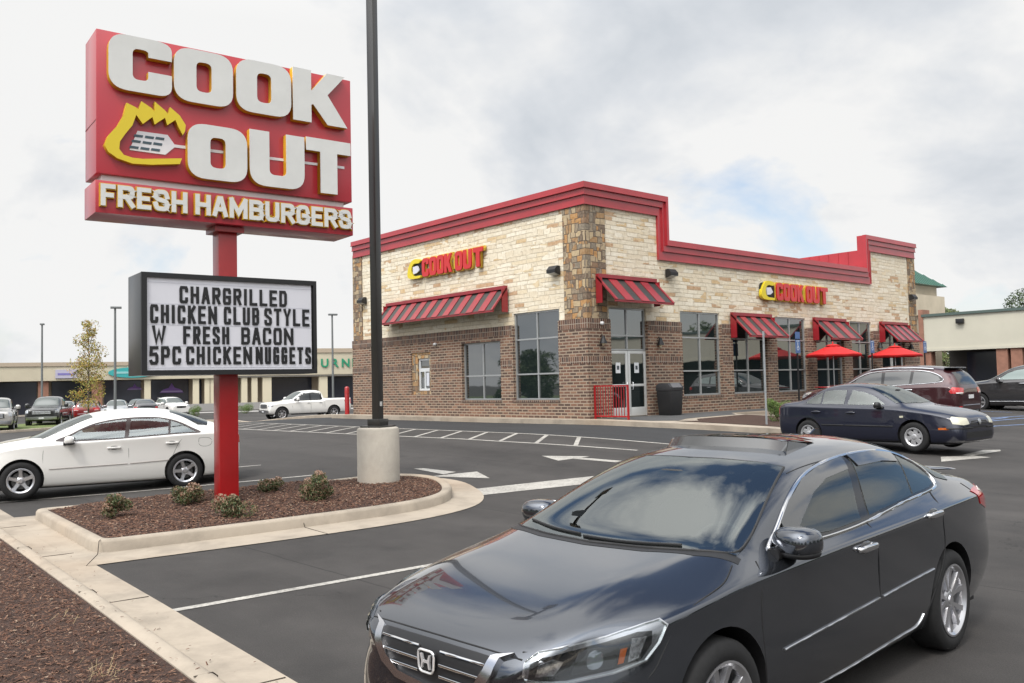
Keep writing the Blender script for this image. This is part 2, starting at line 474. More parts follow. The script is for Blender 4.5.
def wheel(parent, x, y, sg, r, rim_r, w, style, rimmat, phase=0, seg=40):
    """sg=+1 outer face towards +y"""
    e=bpy.data.objects.new('wheel',None); e.empty_display_size=.1; e.location=(x,y,r); link(e,parent)
    t=MB(); h=w/2
    prof=[(rim_r,-h*.9),(rim_r+.02,-h),(r-.05,-h*1.02),(r-.015,-h*.9),(r-.002,-h*.72),(r,-h*.35),(r,h*.35),(r-.002,h*.72),(r-.015,h*.9),(r-.05,h*1.02),(rim_r+.02,h),(rim_r,h*.9)]
    for q in (-.45,0,.45): pass
    t.lathe([(a,b) for a,b in prof],seg,'y'); t.build('tyre',M['tyre'],e,smooth=40)
    m=MB(); f=sg*h
    # barrel and lip
    m.lathe([(rim_r+.004,f*.93),(rim_r+.006,f*.99),(rim_r-.006,f*1.0),(rim_r-.014,f*.93),(rim_r-.028,f*.80),(rim_r-.035,f*.1),(rim_r-.03,-f*.9)],seg,'y')
    hubz=f*.74
    m.lathe([(0,hubz+sg*.012),(.032,hubz+sg*.012),(.036,hubz+sg*.004),(.062,hubz),(.075,hubz-sg*.012),(.078,hubz-sg*.05)],24,'y')
    def spoke(a0,w0,w1,tw=0,r0=.05,r1=None,z0=None,z1=None,th=.022):
        r1=r1 or rim_r-.012; z0=z0 if z0 is not None else hubz; z1=z1 if z1 is not None else f*.88
        vs=[];K=5
        for i in range(K+1):
            q=i/K; rr=r0+(r1-r0)*q; ww=(w0+(w1-w0)*q)/2; aa=a0+tw*q; zz=z0+(z1-z0)*(q**1.4)
            for (o,dz) in ((-ww,-th*sg),(-ww*.72,0),(ww*.72,0),(ww,-th*sg)):
                vs.append((rr*cos(aa)-o*sin(aa), zz+dz, rr*sin(aa)+o*cos(aa)))
        fs=[]
        for i in range(K):
            for j in range(3): fs.append((i*4+j,i*4+j+1,i*4+j+5,i*4+j+4))
        m.add(vs,fs)
    if style=='ten':
        for k in range(5):
            a=phase+2*pi*k/5
            spoke(a-.15,.030,.052,-.15,th=.03); spoke(a+.15,.030,.052,.15,th=.03)
    elif style=='five':
        for k in range(5): spoke(phase+2*pi*k/5,.085,.06,0)
        for k in range(5):
            a=phase+2*pi*k/5
            spoke(a,.06,.10,0,r0=rim_r*.6)
    elif style=='steel':
        for k in range(6): spoke(phase+2*pi*k/6,.095,.115,.12,z1=f*.7)
    elif style=='six':
        for k in range(6): spoke(phase+2*pi*k/6,.07,.09,0)
    m.build('rim',rimmat,e,smooth=35)
    d=MB(); d.lathe([(0,f*.25),(rim_r*.68,f*.25),(rim_r*.70,f*.18),(rim_r*.70,f*.10),(0,f*.1)],24,'y'); 
    d.build('brake_disc',M['disc'],e,smooth=30)
    return e
# ------------------------------------------------------------------ camera
CAMP=Vector((0,0,1.62))
cr=Vector((0.65386476,0.75627546,-0.02254556)); cu_=Vector((0.05136435,-0.01464011,0.99857267)); cf=Vector((-0.75486594,0.65408951,0.04841825))
cam=bpy.data.cameras.new('camera'); cam.sensor_width=36; cam.lens=879.615/1024*36; cam.clip_start=.05; cam.clip_end=3000
camo=bpy.data.objects.new('camera',cam); COL.objects.link(camo); scene.camera=camo
M4=Matrix.Identity(4)
for i in range(3): M4[i][0]=cr[i]; M4[i][1]=cu_[i]; M4[i][2]=-cf[i]; M4[i][3]=CAMP[i]
camo.matrix_world=M4
# ------------------------------------------------------------------ grey sedan in the foreground
ACC=[
#  x,   zb,  ws,  wl,  wm,  wc,  zk,   wg,  zg,   wr,  zr,   zt
( 2.37,.27, .46, .56, .54, .50, .56,  .44,.615, .30,.635,.645),
( 2.35,.23, .62, .70, .68, .62, .60,  .54,.665, .38,.69 ,.70),
( 2.27,.19, .73, .80, .78, .72, .655, .64,.73,  .45,.755,.768),
( 2.12,.175,.79, .865,.85, .80, .71,  .70,.785, .50,.812,.825),
( 1.90,.17, .83, .905,.89, .855,.765, .735,.835,.52,.868,.883),
( 1.65,.17, .85, .925,.91, .885,.815, .755,.885,.53,.921,.936),
( 1.40,.17, .86, .928,.92, .90, .845, .775,.92, .55,.955,.97),
( 1.22,.17, .86, .928,.92, .905,.865, .79,.95,  .60,.982,.995),
( 1.10,.17, .86, .925,.915,.91, .872, .80,.965, .67,1.01,1.035),
( .86, .17, .86, .92, .91, .912,.88,  .81,.975, .70,1.095,1.155),
( .60, .17, .86, .92, .91, .915,.89,  .82,.98,  .69,1.195,1.275),
( .33, .17, .86, .92, .91, .918,.90,  .825,.985,.665,1.28,1.368),
( .07, .17, .86, .92, .91, .92, .91,  .83,.99,  .65,1.33,1.428),
(-.40, .17, .86, .92, .91, .922,.92,  .83,1.0,  .64,1.36,1.462),
(-.85, .17, .86, .92, .91, .923,.935, .825,1.015,.635,1.36,1.462),
(-1.15,.17, .86, .922,.915,.924,.945, .82,1.025,.635,1.335,1.43),
(-1.42,.17, .86, .925,.92, .92, .955, .81,1.035,.64,1.275,1.365),
(-1.68,.18, .85, .925,.92, .915,.96,  .80,1.045,.65,1.195,1.275),
(-1.92,.19, .84, .915,.91, .90, .96,  .785,1.055,.64,1.125,1.18),
(-2.15,.20, .81, .895,.885,.875,.95,  .765,1.055,.61,1.092,1.125),
(-2.34,.22, .76, .86, .845,.83, .925, .74,1.03, .56,1.075,1.105),
(-2.44,.26, .66, .79, .77, .76, .88,  .68,.98,  .5,1.045,1.08),
(-2.485,.34,.5,  .62, .60, .58, .80,  .52,.91,  .38,.98,1.0),
]
ACC=[(r[0],r[1])+tuple(v*(.975 if k in (0,1,2,3,5,7) else 1)*(.85 if (k in (0,1,2,3) and r[0]>2.1) else (.975 if k in (0,1,2,3) and r[0]>1.8 else 1)) for k,v in enumerate(r[2:])) for r in ACC]
ACC=[r if not 1.2<r[0]<2.2 else r[:10]+(r[11]+.004,r[11]) for r in ACC]
ACC_POS=(-3.415,4.685,-.225); ACC_RZ=radians(-86.8)
# ------------------------------------------------------------------ surface materials
def m_asphalt(name, base, var, patch=(.5,.5,.5), cracks=False, warm=(1.0,.925,.875)):
    s=NB(name); o=s.obj()
    fine=s.noise(o,85,3,.7); mid=s.noise(o,2.2,5,.6); big=s.noise(s.mapping(o,(.10,.55,1)),1.0,4,.55,.6)
    v=s.math('ADD',s.math('MULTIPLY',fine.outputs[0],.9),s.math('MULTIPLY',mid.outputs[0],.75))
    v=s.math('ADD',v,s.math('MULTIPLY',big.outputs[0],1.15))
    r=s.n('ShaderNodeMapRange'); s.l(v,r.inputs[0]); r.inputs[1].default_value=.95; r.inputs[2].default_value=1.85; r.inputs[3].default_value=base*(1-var); r.inputs[4].default_value=base*(1+var)
    vo=s.n('ShaderNodeTexVoronoi'); vo.inputs['Scale'].default_value=120; s.l(o,vo.inputs[0])
    ag=s.math('LESS_THAN',vo.outputs[0],.16); 
    c=s.n('ShaderNodeVectorMath',operation='SCALE'); c.inputs[0].default_value=warm; s.l(s.math('ADD',r.outputs[0],s.math('MULTIPLY',ag,base*.8)),c.inputs['Scale'])
    col=c.outputs[0]
    # paving joints between the laid strips, a few hairline cracks
    sp=s.n('ShaderNodeSeparateXYZ'); wob=s.noise(o,.8,3,.6); s.l(o,sp.inputs[0])
    yy=s.math('ADD',sp.outputs[1],s.math('MULTIPLY',wob.outputs[0],.10)); fr=s.math('FRACT',s.math('DIVIDE',s.math('ADD',yy,1.05),3.7))
    jn=s.math('LESS_THAN',s.math('ABSOLUTE',s.math('SUBTRACT',fr,.5)),.0028)
    cw=s.noise(o,1.3,6,.7); vc=s.n('ShaderNodeTexVoronoi',feature='DISTANCE_TO_EDGE'); vc.inputs['Scale'].default_value=.17
    va=s.n('ShaderNodeVectorMath',operation='MULTIPLY_ADD'); s.l(cw.outputs[1],va.inputs[0]); va.inputs[1].default_value=(1.2,1.2,0); s.l(o,va.inputs[2]); s.l(va.outputs[0],vc.inputs[0])
    ck=s.math('MULTIPLY',s.math('LESS_THAN',vc.outputs[0],.0016),s.math('GREATER_THAN',s.noise(o,.23,1,.5).outputs[0],.50))
    col=s.mix(s.math('MULTIPLY',s.math('MAXIMUM',jn,ck),.62),col,(base*.25,base*.24,base*.23))
    tm=s.noise(s.mapping(o,(.06,2.2,1),(0,.3,0)),1.0,2,.5); col=s.mix(s.math('MULTIPLY',s.ramp(tm.outputs[0],[(.56,(0,0,0)),(.68,(1,1,1))]),.20),col,(base*.5,base*.48,base*.47))
    # oil drips and tyre-worn stains with a shape of their own
    st=s.noise(s.mapping(o,(1,1,1),(3,7,0)),.9,3,.5); sm=s.ramp(st.outputs[0],[(.60,(0,0,0)),(.72,(1,1,1))])
    col=s.mix(s.math('MULTIPLY',sm,.45),col,(base*.45,base*.43,base*.42))
    s.col(col); s.rough(s.math('ADD',.78,s.math('MULTIPLY',mid.outputs[0],.15))); s.b.inputs['Specular IOR Level'].default_value=.35
    s.bump(s.math('ADD',fine.outputs[0],s.math('MULTIPLY',vo.outputs[0],.4)),.35,.004)
    return s.m
A_LOT=m_asphalt('lot_asphalt',.040,.5)
A_NEW=m_asphalt('lane_asphalt',.029,.3,warm=(.95,.98,1.03))
A_PATIO=m_asphalt('patio_asphalt',.075,.25,warm=(.98,.99,1.0))
def m_concrete(name, base=(.345,.295,.235), stain=.35):
    s=NB(name); o=s.obj(); a=s.noise(o,1.6,6,.65,.3); b=s.noise(o,40,3,.6); c=s.noise(o,.35,3,.5)
    f=s.ramp(a.outputs[0],[(.3,tuple(x*(1-stain) for x in base)),(.55,base),(.8,tuple(min(1,x*1.12) for x in base))])
    f=s.mix(s.math('MULTIPLY',b.outputs[0],.22),f,(.2,.17,.13)); 
    f=s.mix(s.ramp(c.outputs[0],[(.5,(0,0,0)),(.7,(.3,.3,.3))]),f,(.30,.20,.12))
    s.col(f); s.rough(.85); s.bump(b.outputs[0],.25,.004); return s.m
CONC=m_concrete('kerb_concrete'); CONC2=m_concrete('pedestal_concrete',(.42,.385,.33),.22)
def m_paint(name,c,wear=.5):
    s=NB(name); o=s.obj(); a=s.noise(o,26,5,.75); b=s.noise(o,2.5,3,.5)
    w=s.math('ADD',a.outputs[0],s.math('MULTIPLY',b.outputs[0],.35))
    f=s.ramp(w,[(.50,c),(.86,tuple(x*.35 for x in c))]); s.col(f); s.rough(.7); s.bump(a.outputs[0],.2,.003); return s.m
P_WHITE=m_paint('road_paint_white',(.46,.44,.40)); P_BLUE=m_paint('road_paint_blue',(.16,.24,.42))
def m_mulch():
    s=NB('mulch'); o=s.obj(); a=s.noise(s.mapping(o,(1,1,1)),22,6,.8,1.2); v=s.n('ShaderNodeTexVoronoi'); v.inputs['Scale'].default_value=38; s.l(o,v.inputs[0])
    f=s.ramp(a.outputs[0],[(.30,(.014,.009,.007)),(.5,(.060,.030,.020)),(.68,(.12,.062,.040)),(.85,(.22,.14,.09))])
    s.col(f); s.rough(.95); s.bump(s.math('ADD',a.outputs[0],v.outputs[0]),1,.03); return s.m
MULCH=m_mulch()
def m_chip():
    s=NB('mulch_chip'); o=s.obj(); n=s.noise(o,9,5,.8)
    w=s.n('ShaderNodeTexWhiteNoise',noise_dimensions='3D'); q=s.n('ShaderNodeVectorMath',operation='SNAP'); s.l(o,q.inputs[0]); q.inputs[1].default_value=(.025,.025,.5); s.l(q.outputs[0],w.inputs[0])
    f=s.ramp(w.outputs[0],[(0,(.028,.015,.011)),(.35,(.070,.031,.018)),(.7,(.125,.057,.033)),(.95,(.19,.11,.07)),(1,(.34,.26,.19))])
    s.col(f); s.rough(.9); return s.m
CHIP=m_chip()
def m_brick():
    s=NB('brick'); uv=s.uv()
    b=s.n('ShaderNodeTexBrick'); s.l(uv,b.inputs['Vector']); b.offset=.5
    for k,v in (('Color1',(0,0,0,1)),('Color2',(1,1,1,1)),('Mortar',(.5,.5,.5,1)),('Scale',1.0),('Mortar Size',.018),('Mortar Smooth',.1),('Bias',0.0),('Brick Width',.29),('Row Height',.098)): b.inputs[k].default_value=v
    col=s.ramp(b.outputs['Color'],[(0,(.020,.013,.012)),(.20,(.055,.030,.024)),(.36,(.14,.060,.036)),(.56,(.215,.098,.058)),(.76,(.115,.055,.038)),(.90,(.27,.15,.092))],'CONSTANT')
    n=s.noise(uv,14,5,.6); col=s.mix(.35,col,s.mix(n.outputs[0],(.045,.026,.02),(.27,.15,.10)))
    col=s.mix(b.outputs['Fac'],col,(.33,.26,.19))
    big=s.noise(uv,.5,3,.5); col=s.mix(s.math('MULTIPLY',big.outputs[0],.22),col,(.16,.12,.10))
    s.col(col); s.rough(.9); s.bump(s.math('SUBTRACT',s.math('MULTIPLY',n.outputs[0],.3),b.outputs['Fac']),.8,.012); return s.m
def m_soldier():
    s=NB('soldier_brick'); uv=s.uv()
    b=s.n('ShaderNodeTexBrick'); s.l(uv,b.inputs['Vector']); b.offset=0
    for k,v in (('Color1',(0,0,0,1)),('Color2',(1,1,1,1)),('Mortar',(.5,.5,.5,1)),('Scale',1.0),('Mortar Size',.010),('Mortar Smooth',.1),('Brick Width',.098),('Row Height',.30)): b.inputs[k].default_value=v
    col=s.ramp(b.outputs['Color'],[(0,(.06,.034,.028)),(.3,(.11,.055,.038)),(.6,(.155,.08,.052)),(.85,(.09,.047,.034))],'CONSTANT')
    col=s.mix(b.outputs['Fac'],col,(.34,.29,.23)); s.col(col); s.rough(.9); s.bump(s.math('SUBTRACT',.5,b.outputs['Fac']),.8,.01); return s.m
def m_ledger():
    s=NB('cream_ledgestone'); uv=s.uv()
    d=s.noise(uv,1.1,2,.5); w=s.n('ShaderNodeVectorMath',operation='MULTIPLY_ADD'); s.l(d.outputs[1],w.inputs[0]); w.inputs[1].default_value=(.25,.05,0); s.l(uv,w.inputs[2])
    def br(wd,ht,sh,sq):
        b=s.n('ShaderNodeTexBrick'); s.l(s.mapping(w.outputs[0],(1,1,1),sh),b.inputs['Vector']); b.offset=.37; b.squash=sq; b.squash_frequency=3; b.offset_frequency=2
        for k,v in (('Color1',(0,0,0,1)),('Color2',(1,1,1,1)),('Mortar',(.5,.5,.5,1)),('Scale',1.0),('Mortar Size',.012),('Mortar Smooth',.6),('Brick Width',wd),('Row Height',ht)): b.inputs[k].default_value=v
        return b
    b1=br(.52,.145,(0,0,0),1.5); b2=br(.44,.29,(.17,.03,0),.7)
    sel=s.noise(s.mapping(uv,(1.2,4,1)),1.0,2,.5); m=s.math('GREATER_THAN',sel.outputs[0],.56)
    val=s.mix(m,b1.outputs['Color'],b2.outputs['Color']); fac=s.mix(m,b1.outputs['Fac'],b2.outputs['Fac'])
    col=s.ramp(val,[(0,(.66,.585,.44)),(.22,(.72,.65,.51)),(.42,(.63,.54,.39)),(.56,(.74,.68,.55)),(.70,(.65,.54,.36)),(.78,(.52,.34,.14)),(.83,(.68,.59,.43)),(.89,(.38,.19,.06)),(.94,(.58,.44,.24)),(.97,(.66,.56,.40))],'CONSTANT')
    n=s.noise(uv,9,6,.65,.6); col=s.mix(.30,col,s.ramp(n.outputs[0],[(.3,(.40,.33,.24)),(.6,(.80,.74,.63))]))
    col=s.mix(s.math('MULTIPLY',fac,.32),col,(.42,.34,.23))
    s.col(col); s.rough(.85); s.bump(s.math('SUBTRACT',s.math('MULTIPLY',n.outputs[0],.6),fac),.9,.02); return s.m
def m_pier():
    s=NB('mixed_fieldstone'); uv=s.uv()
    d=s.noise(uv,1.6,2,.5); w=s.n('ShaderNodeVectorMath',operation='MULTIPLY_ADD'); s.l(d.outputs[1],w.inputs[0]); w.inputs[1].default_value=(.16,.10,0); s.l(uv,w.inputs[2])
    def br(wd,ht,sh,sq,off):
        b=s.n('ShaderNodeTexBrick'); s.l(s.mapping(w.outputs[0],(1,1,1),sh),b.inputs['Vector']); b.offset=off; b.squash=sq; b.squash_frequency=2; b.offset_frequency=2
        for k,v in (('Color1',(0,0,0,1)),('Color2',(1,1,1,1)),('Mortar',(.5,.5,.5,1)),('Scale',1.0),('Mortar Size',.012),('Mortar Smooth',.3),('Brick Width',wd),('Row Height',ht)): b.inputs[k].default_value=v
        return b
    b1=br(.24,.20,(0,0,0),1.5,.4); b2=br(.17,.30,(.11,.05,0),.8,.3)
    sel=s.noise(s.mapping(uv,(2.2,2.2,1)),1.0,1,.5); m=s.math('GREATER_THAN',sel.outputs[0],.52)
    val=s.mix(m,b1.outputs['Color'],b2.outputs['Color']); edge=s.mix(m,b1.outputs['Fac'],b2.outputs['Fac'])
    col=s.ramp(val,[(0,(.10,.065,.045)),(.13,(.33,.18,.065)),(.28,(.46,.22,.055)),(.42,(.24,.19,.13)),(.52,(.18,.155,.12)),(.62,(.44,.34,.21)),(.76,(.19,.095,.045)),(.86,(.50,.38,.22))],'CONSTANT')
    n=s.noise(uv,12,6,.65); col=s.mix(.35,col,s.ramp(n.outputs[0],[(.3,(.06,.04,.03)),(.7,(.5,.4,.28))]))
    col=s.mix(s.math('MULTIPLY',edge,.85),col,(.07,.055,.045)); s.col(col); s.rough(.85); s.bump(s.math('SUBTRACT',s.math('MULTIPLY',n.outputs[0],.5),edge),.9,.02); return s.m
BRICK=m_brick(); SOLD=m_soldier(); LEDGE=m_ledger(); PIER=m_pier()
REDM=mat('red_painted_metal',(.36,.026,.034),.30,0,.5,.22,noise=(.9,.14))
AWR=mat('awning_red_metal',(.25,.013,.020),.34,0,.3,.25,noise=(2,.15))
REDL=mat('red_sign_face',(.41,.026,.040),.35,0,.5,.15)
REDP=mat('red_post_paint',(.31,.006,.008),.35,0,.4,.2,noise=(3,.10))
DKM=mat('dark_bronze_metal',(.035,.033,.03),.35,.2,.3,.2)
ALU=mat('window_aluminium',(.42,.43,.43),.38,.55)
def m_window():
    s=NB('shop_glass'); s.b.inputs['Base Color'].default_value=(.012,.018,.018,1); s.rough(.02); s.b.inputs['IOR'].default_value=2.5
    s.b.inputs['Specular IOR Level'].default_value=.62
    n=s.noise(s.obj(),.8,2,.5); s.bump(n.outputs[0],.03,.05); return s.m
WGL=m_window()
WHITE=mat('white_sign_face',(.58,.58,.56),.4,noise=(2.5,.05)); YEL=mat('yellow_return',(.55,.30,.01),.45); YELF=mat('yellow_face',(.62,.47,.02),.4)
# ------------------------------------------------------------------ ground and flush sheets
def axis_pts(lo,hi,step,far):
    a=[lo+(hi-lo)*i/int((hi-lo)/step) for i in range(int((hi-lo)/step)+1)]
    l=[];v=lo;d=step
    while v>-far: d*=1.5; v-=d; l.append(v)
    r=[];v=hi;d=step
    while v<far: d*=1.5; v+=d; r.append(v)
    return l[::-1]+a+r
def ground():
    xs=axis_pts(-56,2,.5,900); ys=axis_pts(-4,58,.5,900)
    v=[(x,y,gz(x,y)) for x in xs for y in ys]; n=len(ys)
    f=[(i*n+j,(i+1)*n+j,(i+1)*n+j+1,i*n+j+1) for i in range(len(xs)-1) for j in range(n-1)]
    me=bpy.data.meshes.new('ground'); me.from_pydata(v,[],f)
    for p in me.polygons: p.use_smooth=True
    struct(meshobj('ground',me,None,A_LOT))
ground()
def sheet(name, poly, off, m, zf=None, cell=.5, kind=True, thick=0):
    zf=zf or gz
    bm=bmesh.new(); bm.faces.new([bm.verts.new((p[0],p[1],0)) for p in poly])
    for ax in (0,1):
        lo=min(p[ax] for p in poly); hi=max(p[ax] for p in poly); k0=math.ceil(lo/cell); k1=math.floor(hi/cell)
        if (k1-k0)>160: continue
        for k in range(k0,k1+1):
            co=[0,0,0]; co[ax]=k*cell+.0007; no=[0,0,0]; no[ax]=1
            bmesh.ops.bisect_plane(bm,geom=list(bm.verts)+list(bm.edges)+list(bm.faces),plane_co=co,plane_no=no)
    bmesh.ops.recalc_face_normals(bm,faces=bm.faces)
    for f in bm.faces:
        if f.normal.z<0: f.normal_flip()
    for v in bm.verts: v.co.z=zf(v.co.x,v.co.y)+off
    if thick:
        be=[e for e in bm.edges if len(e.link_faces)==1]
        r=bmesh.ops.extrude_edge_only(bm,edges=be)
        for x in r['geom']:
            if isinstance(x,bmesh.types.BMVert): x.co.z-=thick
    me=bpy.data.meshes.new(name); bm.to_mesh(me); bm.free(); box_uv(me)
    o=meshobj(name,me,None,m)
    if kind: struct(o)
    return o
def loft(name, path, prof, m, closed=False, zf=None, step=.4):
    """prof: (offset to the left of the path, height)"""
    zf=zf or gz
    P=[Vector((p[0],p[1])) for p in path]; 
    if closed: P=P+[P[0]]
    out=[]
    for a,b in zip(P,P[1:]):
        k=max(1,int((b-a).length/step))
        out+=[a.lerp(b,i/k) for i in range(k)]
    if not closed: out.append(P[-1])
    n=len(out); vs=[];fs=[]
    for i,p in enumerate(out):
        a=out[(i-1)%n] if closed or i>0 else p; b=out[(i+1)%n] if closed or i<n-1 else p
        t=(b-a).normalized(); nn=Vector((-t.y,t.x))
        for (d,h) in prof:
            q=p+nn*d; vs.append((q.x,q.y,zf(q.x,q.y)+h))
    K=len(prof)
    for i in range(n if closed else n-1):
        for k in range(K-1):
            a=i*K+k; b=((i+1)%n)*K+k; fs.append((a,a+1,b+1,b))
    me=bpy.data.meshes.new(name); me.from_pydata(vs,[],fs); bm=bmesh.new(); bm.from_mesh(me)
    if not closed:
        bm.verts.ensure_lookup_table()
        for base in (0,(n-1)*K):
            try: bm.faces.new([bm.verts[base+k] for k in range(K)])
            except Exception: pass
    bmesh.ops.recalc_face_normals(bm,faces=bm.faces); bm.to_mesh(me); bm.free(); box_uv(me)
    for p in me.polygons: p.use_smooth=True
    me.set_sharp_from_angle(angle=radians(50))
    return struct(meshobj(name,me,None,m))
KH=.15
def kprof(w=.16,h=KH): return [(0,-.12),(.012,h-.035),(.035,h-.006),(.06,h),(w-.03,h),(w,h-.02),(w,-.12)]
# ---- kerb along the near bed: inner (bed side) edge y=1.78-.045x, the lot lies on the +y side
def ky(x): return 1.93-.045*x
near=[(6,ky(6)),(-70,ky(-70))]          # path runs to -x; left of it is -y (the bed side)
loft('kerb',near,kprof(.15),CONC,step=1)
loft('gutter',[(p[0],p[1]+.46) for p in near],[(0,-.05),(0,.006),(.44,.012),(.46,.012)],CONC,step=.5)
# near bed
sheet('mulch_bed',[(6,-9),(6,1.60),(-70,1.78+.045*70-.15),(-70,-9)],KH-.03,MULCH,cell=1.0)
sheet('grass_verge',[(300,-9),(300,-60),(-400,-60),(-400,-9)],.05,mat('verge_grass',(.06,.085,.025),.95,noise=(1.5,.4)),cell=5)
# ---- island
isl=bez([(-14.95,3.26,.25),(-10.92,3.03,.30),(-10.62,7.5,.9),(-11.2,8.5,1.0),(-12.7,9.3,.8),(-13.80,9.0,.6)],8)
# counter-clockwise => left is inside
A2=sum(isl[i][0]*isl[(i+1)%len(isl)][1]-isl[(i+1)%len(isl)][0]*isl[i][1] for i in range(len(isl)))
if A2<0: isl=isl[::-1]
loft('kerb',isl,kprof(.17),CONC,closed=True,step=.25)
gut=bez([(-15.25,2.98,.1),(-10.22,2.74,.12),(-9.96,7.25,1.1),(-10.6,8.75,1.2),(-12.8,9.8,.9),(-14.1,9.4,.7)],8)
sheet('gutter',gut,.009,CONC,cell=.4)
def inset(poly,d):
    n=len(poly);o=[]
    for i in range(n):
        t=(Vector(poly[(i+1)%n])-Vector(poly[i-1])).normalized(); o.append((poly[i][0]-t.y*d,poly[i][1]+t.x*d))
    return o
mound=lambda x,y: gz(x,y)+.035*max(0,1-((x+12.9)/2.6)**2)*max(0,1-((y-6.1)/3.0)**2)+.045*ss(-12.9,-13.9,x)*ss(3.5,4.2,y)*(1-ss(7.2,8.0,y))-.01*ss(7.0,7.6,y)
islin=inset(isl,.13)
sheet('mulch_bed',islin,KH-.025,MULCH,zf=mound,cell=.2)
# bark chips lying loose on both beds
def chips(name, n, inside, zf, rx, ry, smin=.015, smax=.045, seed=1, dens=None):
    rng=np.random.default_rng(seed); vs=[];fs=[]; c=0
    while c<n:
        x=rng.uniform(*rx); y=rng.uniform(*ry)
        if not inside(x,y): continue
        L=rng.uniform(smin,smax); w=L*rng.uniform(.18,.4); h=w*.5; a=rng.uniform(0,pi); tl=rng.normal(0,.35); z=zf(x,y)+rng.uniform(.0,.022)
        ca,sa=cos(a),sin(a); b=len(vs)
        for (u,v,k) in ((-L,-w,0),(L,-w*.6,0),(L,w*.7,0),(-L,w,0),(-L*.8,0,1),(L*.85,0,1)):
            uz=u*tl*.6
            vs.append((x+ca*u-sa*v, y+sa*u+ca*v, z+uz+k*h))
        fs+= [(b,b+1,b+5,b+4),(b+3,b+4,b+5,b+2),(b+1,b+2,b+5),(b,b+4,b+3)]
        c+=1
    me=bpy.data.meshes.new(name); me.from_pydata(vs,[],fs); return stuff(meshobj(name,me,None,CHIP))
def inpoly(poly):
    P=poly
    def f(x,y):
        r=False;j=len(P)-1
        for i in range(len(P)):
            if (P[i][1]>y)!=(P[j][1]>y) and x<(P[j][0]-P[i][0])*(y-P[i][1])/(P[j][1]-P[i][1])+P[i][0]: r=not r
            j=i
        return r
    return f
chips('bark_chips',15000,inpoly(inset(isl,.2)),lambda x,y:mound(x,y)+KH-.028,(-15.4,-10.3),(3,9.5),.012,.036,3)
chips('bark_chips',42000,lambda x,y:y<1.74-.045*x and y>1.0-(-x)*.10-.9 and y>-.4-.12*x-1.1,lambda x,y:gz(x,y)+KH-.034,(-15,-3.2),(-.2,2.5),.007,.022,4)
chips('bark_chips',6000,lambda x,y:y<1.74-.045*x,lambda x,y:gz(x,y)+KH-.034,(-34,-15),(-1,3.3),.02,.05,5)
chips('bark_chips',130,lambda x,y:1.78-.045*x<y<2.36-.045*x and random.random()<math.exp(-(y-1.8+.045*x)*4),lambda x,y:gz(x,y)+(KH if y<1.92-.045*x else .012),(-14,-3.5),(1.8,3.1),.006,.015,9)
def straw(n,seed):
    rng=random.Random(seed); m=MB()
    for cx,cy,k in ((-5.75,1.62,24),(-7.4,1.85,8)):
        for i in range(k):
            a=rng.uniform(0,pi); L=rng.uniform(.02,.07); x=cx+rng.gauss(0,.10); y=cy+rng.gauss(0,.05)
            m.tube([(x,y,gz(x,y)+KH-.01),(x+cos(a)*L,y+sin(a)*L,gz(x,y)+KH+rng.uniform(-.01,.05))],.0013,3)
    stuff(m.build('dry_straw',mat('straw',(.36,.27,.15),.9)))
straw(1,2)
# ---- painted lines
def line_sheet(a,b,w,name='road_marking',m=None,off=.005):
    a=Vector(a);b=Vector(b);t=(b-a).normalized();n=Vector((-t.y,t.x))*w/2
    return sheet(name,[tuple(a-n),tuple(b-n),tuple(b+n),tuple(a+n)],off,m or P_WHITE)
line_sheet((-7.585,2.70),(-7.42,8.3),.10)
line_sheet((-17.75,3.1),(-15.85,8.55),.10)
line_sheet((-20.6,4.7),(-18.75,8.7),.10)
line_sheet((-4.4,2.55),(-4.25,8.2),.10)
line_sheet((-24.0,4.9),(-21.8,9.4),.10); line_sheet((-27.6,5.1),(-25.2,9.9),.10)
sheet('road_marking',[(-11.16,8.67),(-10.59,10.82),(-10.0,13.3),(-10.6,13.8),(-11.16,11.41),(-11.74,9.12)],.006,P_WHITE)
def arrow(polys):
    for q in polys: sheet('road_marking',q,.006,P_WHITE)
arrow([[(-14.8,10.13),(-14.67,10.28),(-13.66,10.33),(-13.6,9.99)],[(-13.6,9.68),(-12.46,10.19),(-13.35,10.60)]])
arrow([[(-14.02,12.92),(-13.11,13.47),(-13.16,12.59)],[(-13.12,12.98),(-13.12,13.22),(-12.1,13.36),(-12.05,13.12)]])
arrow([[(-7.92,18.32),(-7.56,17.51),(-7.23,19.03),(-7.62,19.06)],[(-7.76,18.95),(-7.89,20.37),(-7.68,20.74),(-7.57,20.47),(-7.59,19.07)]])
sheet('lane',[(-60,16.0),(-34.4,16.12),(-19.1,16.10),(-13.8,16.27),(-12.2,16.5),(-12.2,20.4),(-12.6,20.3),(-16.9,19.5),(-22.7,19.2),(-33.6,19.1),(-40,19.6),(-60,24)],.004,A_NEW)
line_sheet((-38,13.70),(-17.1,14.33),.11); line_sheet((-17.1,14.33),(-13.0,14.86),.11)
line_sheet((-38,15.95),(-19.1,16.0),.11); line_sheet((-19.1,16.0),(-13.2,16.25),.11)
for k in range(19):
    xb=-14.75-1.2*k; yb=14.33+max(0,(xb+17.1))*.13-max(0,-17.1-xb)*.03
    line_sheet((xb,yb+.05),(xb-1.22,15.93 if xb<-17.5 else 16.03),.11)
for a,b in (((-10.47,27.7),(-10.1,29.4)),((-11.0,25.0),(-10.4,27.8)),((-11.6,30.0),(-11.65,32.2)),((-12.2,29.2),(-11.6,33.6)),((-11.4,29.0),(-11.0,34.5))): line_sheet(a,b,.12,m=P_BLUE)
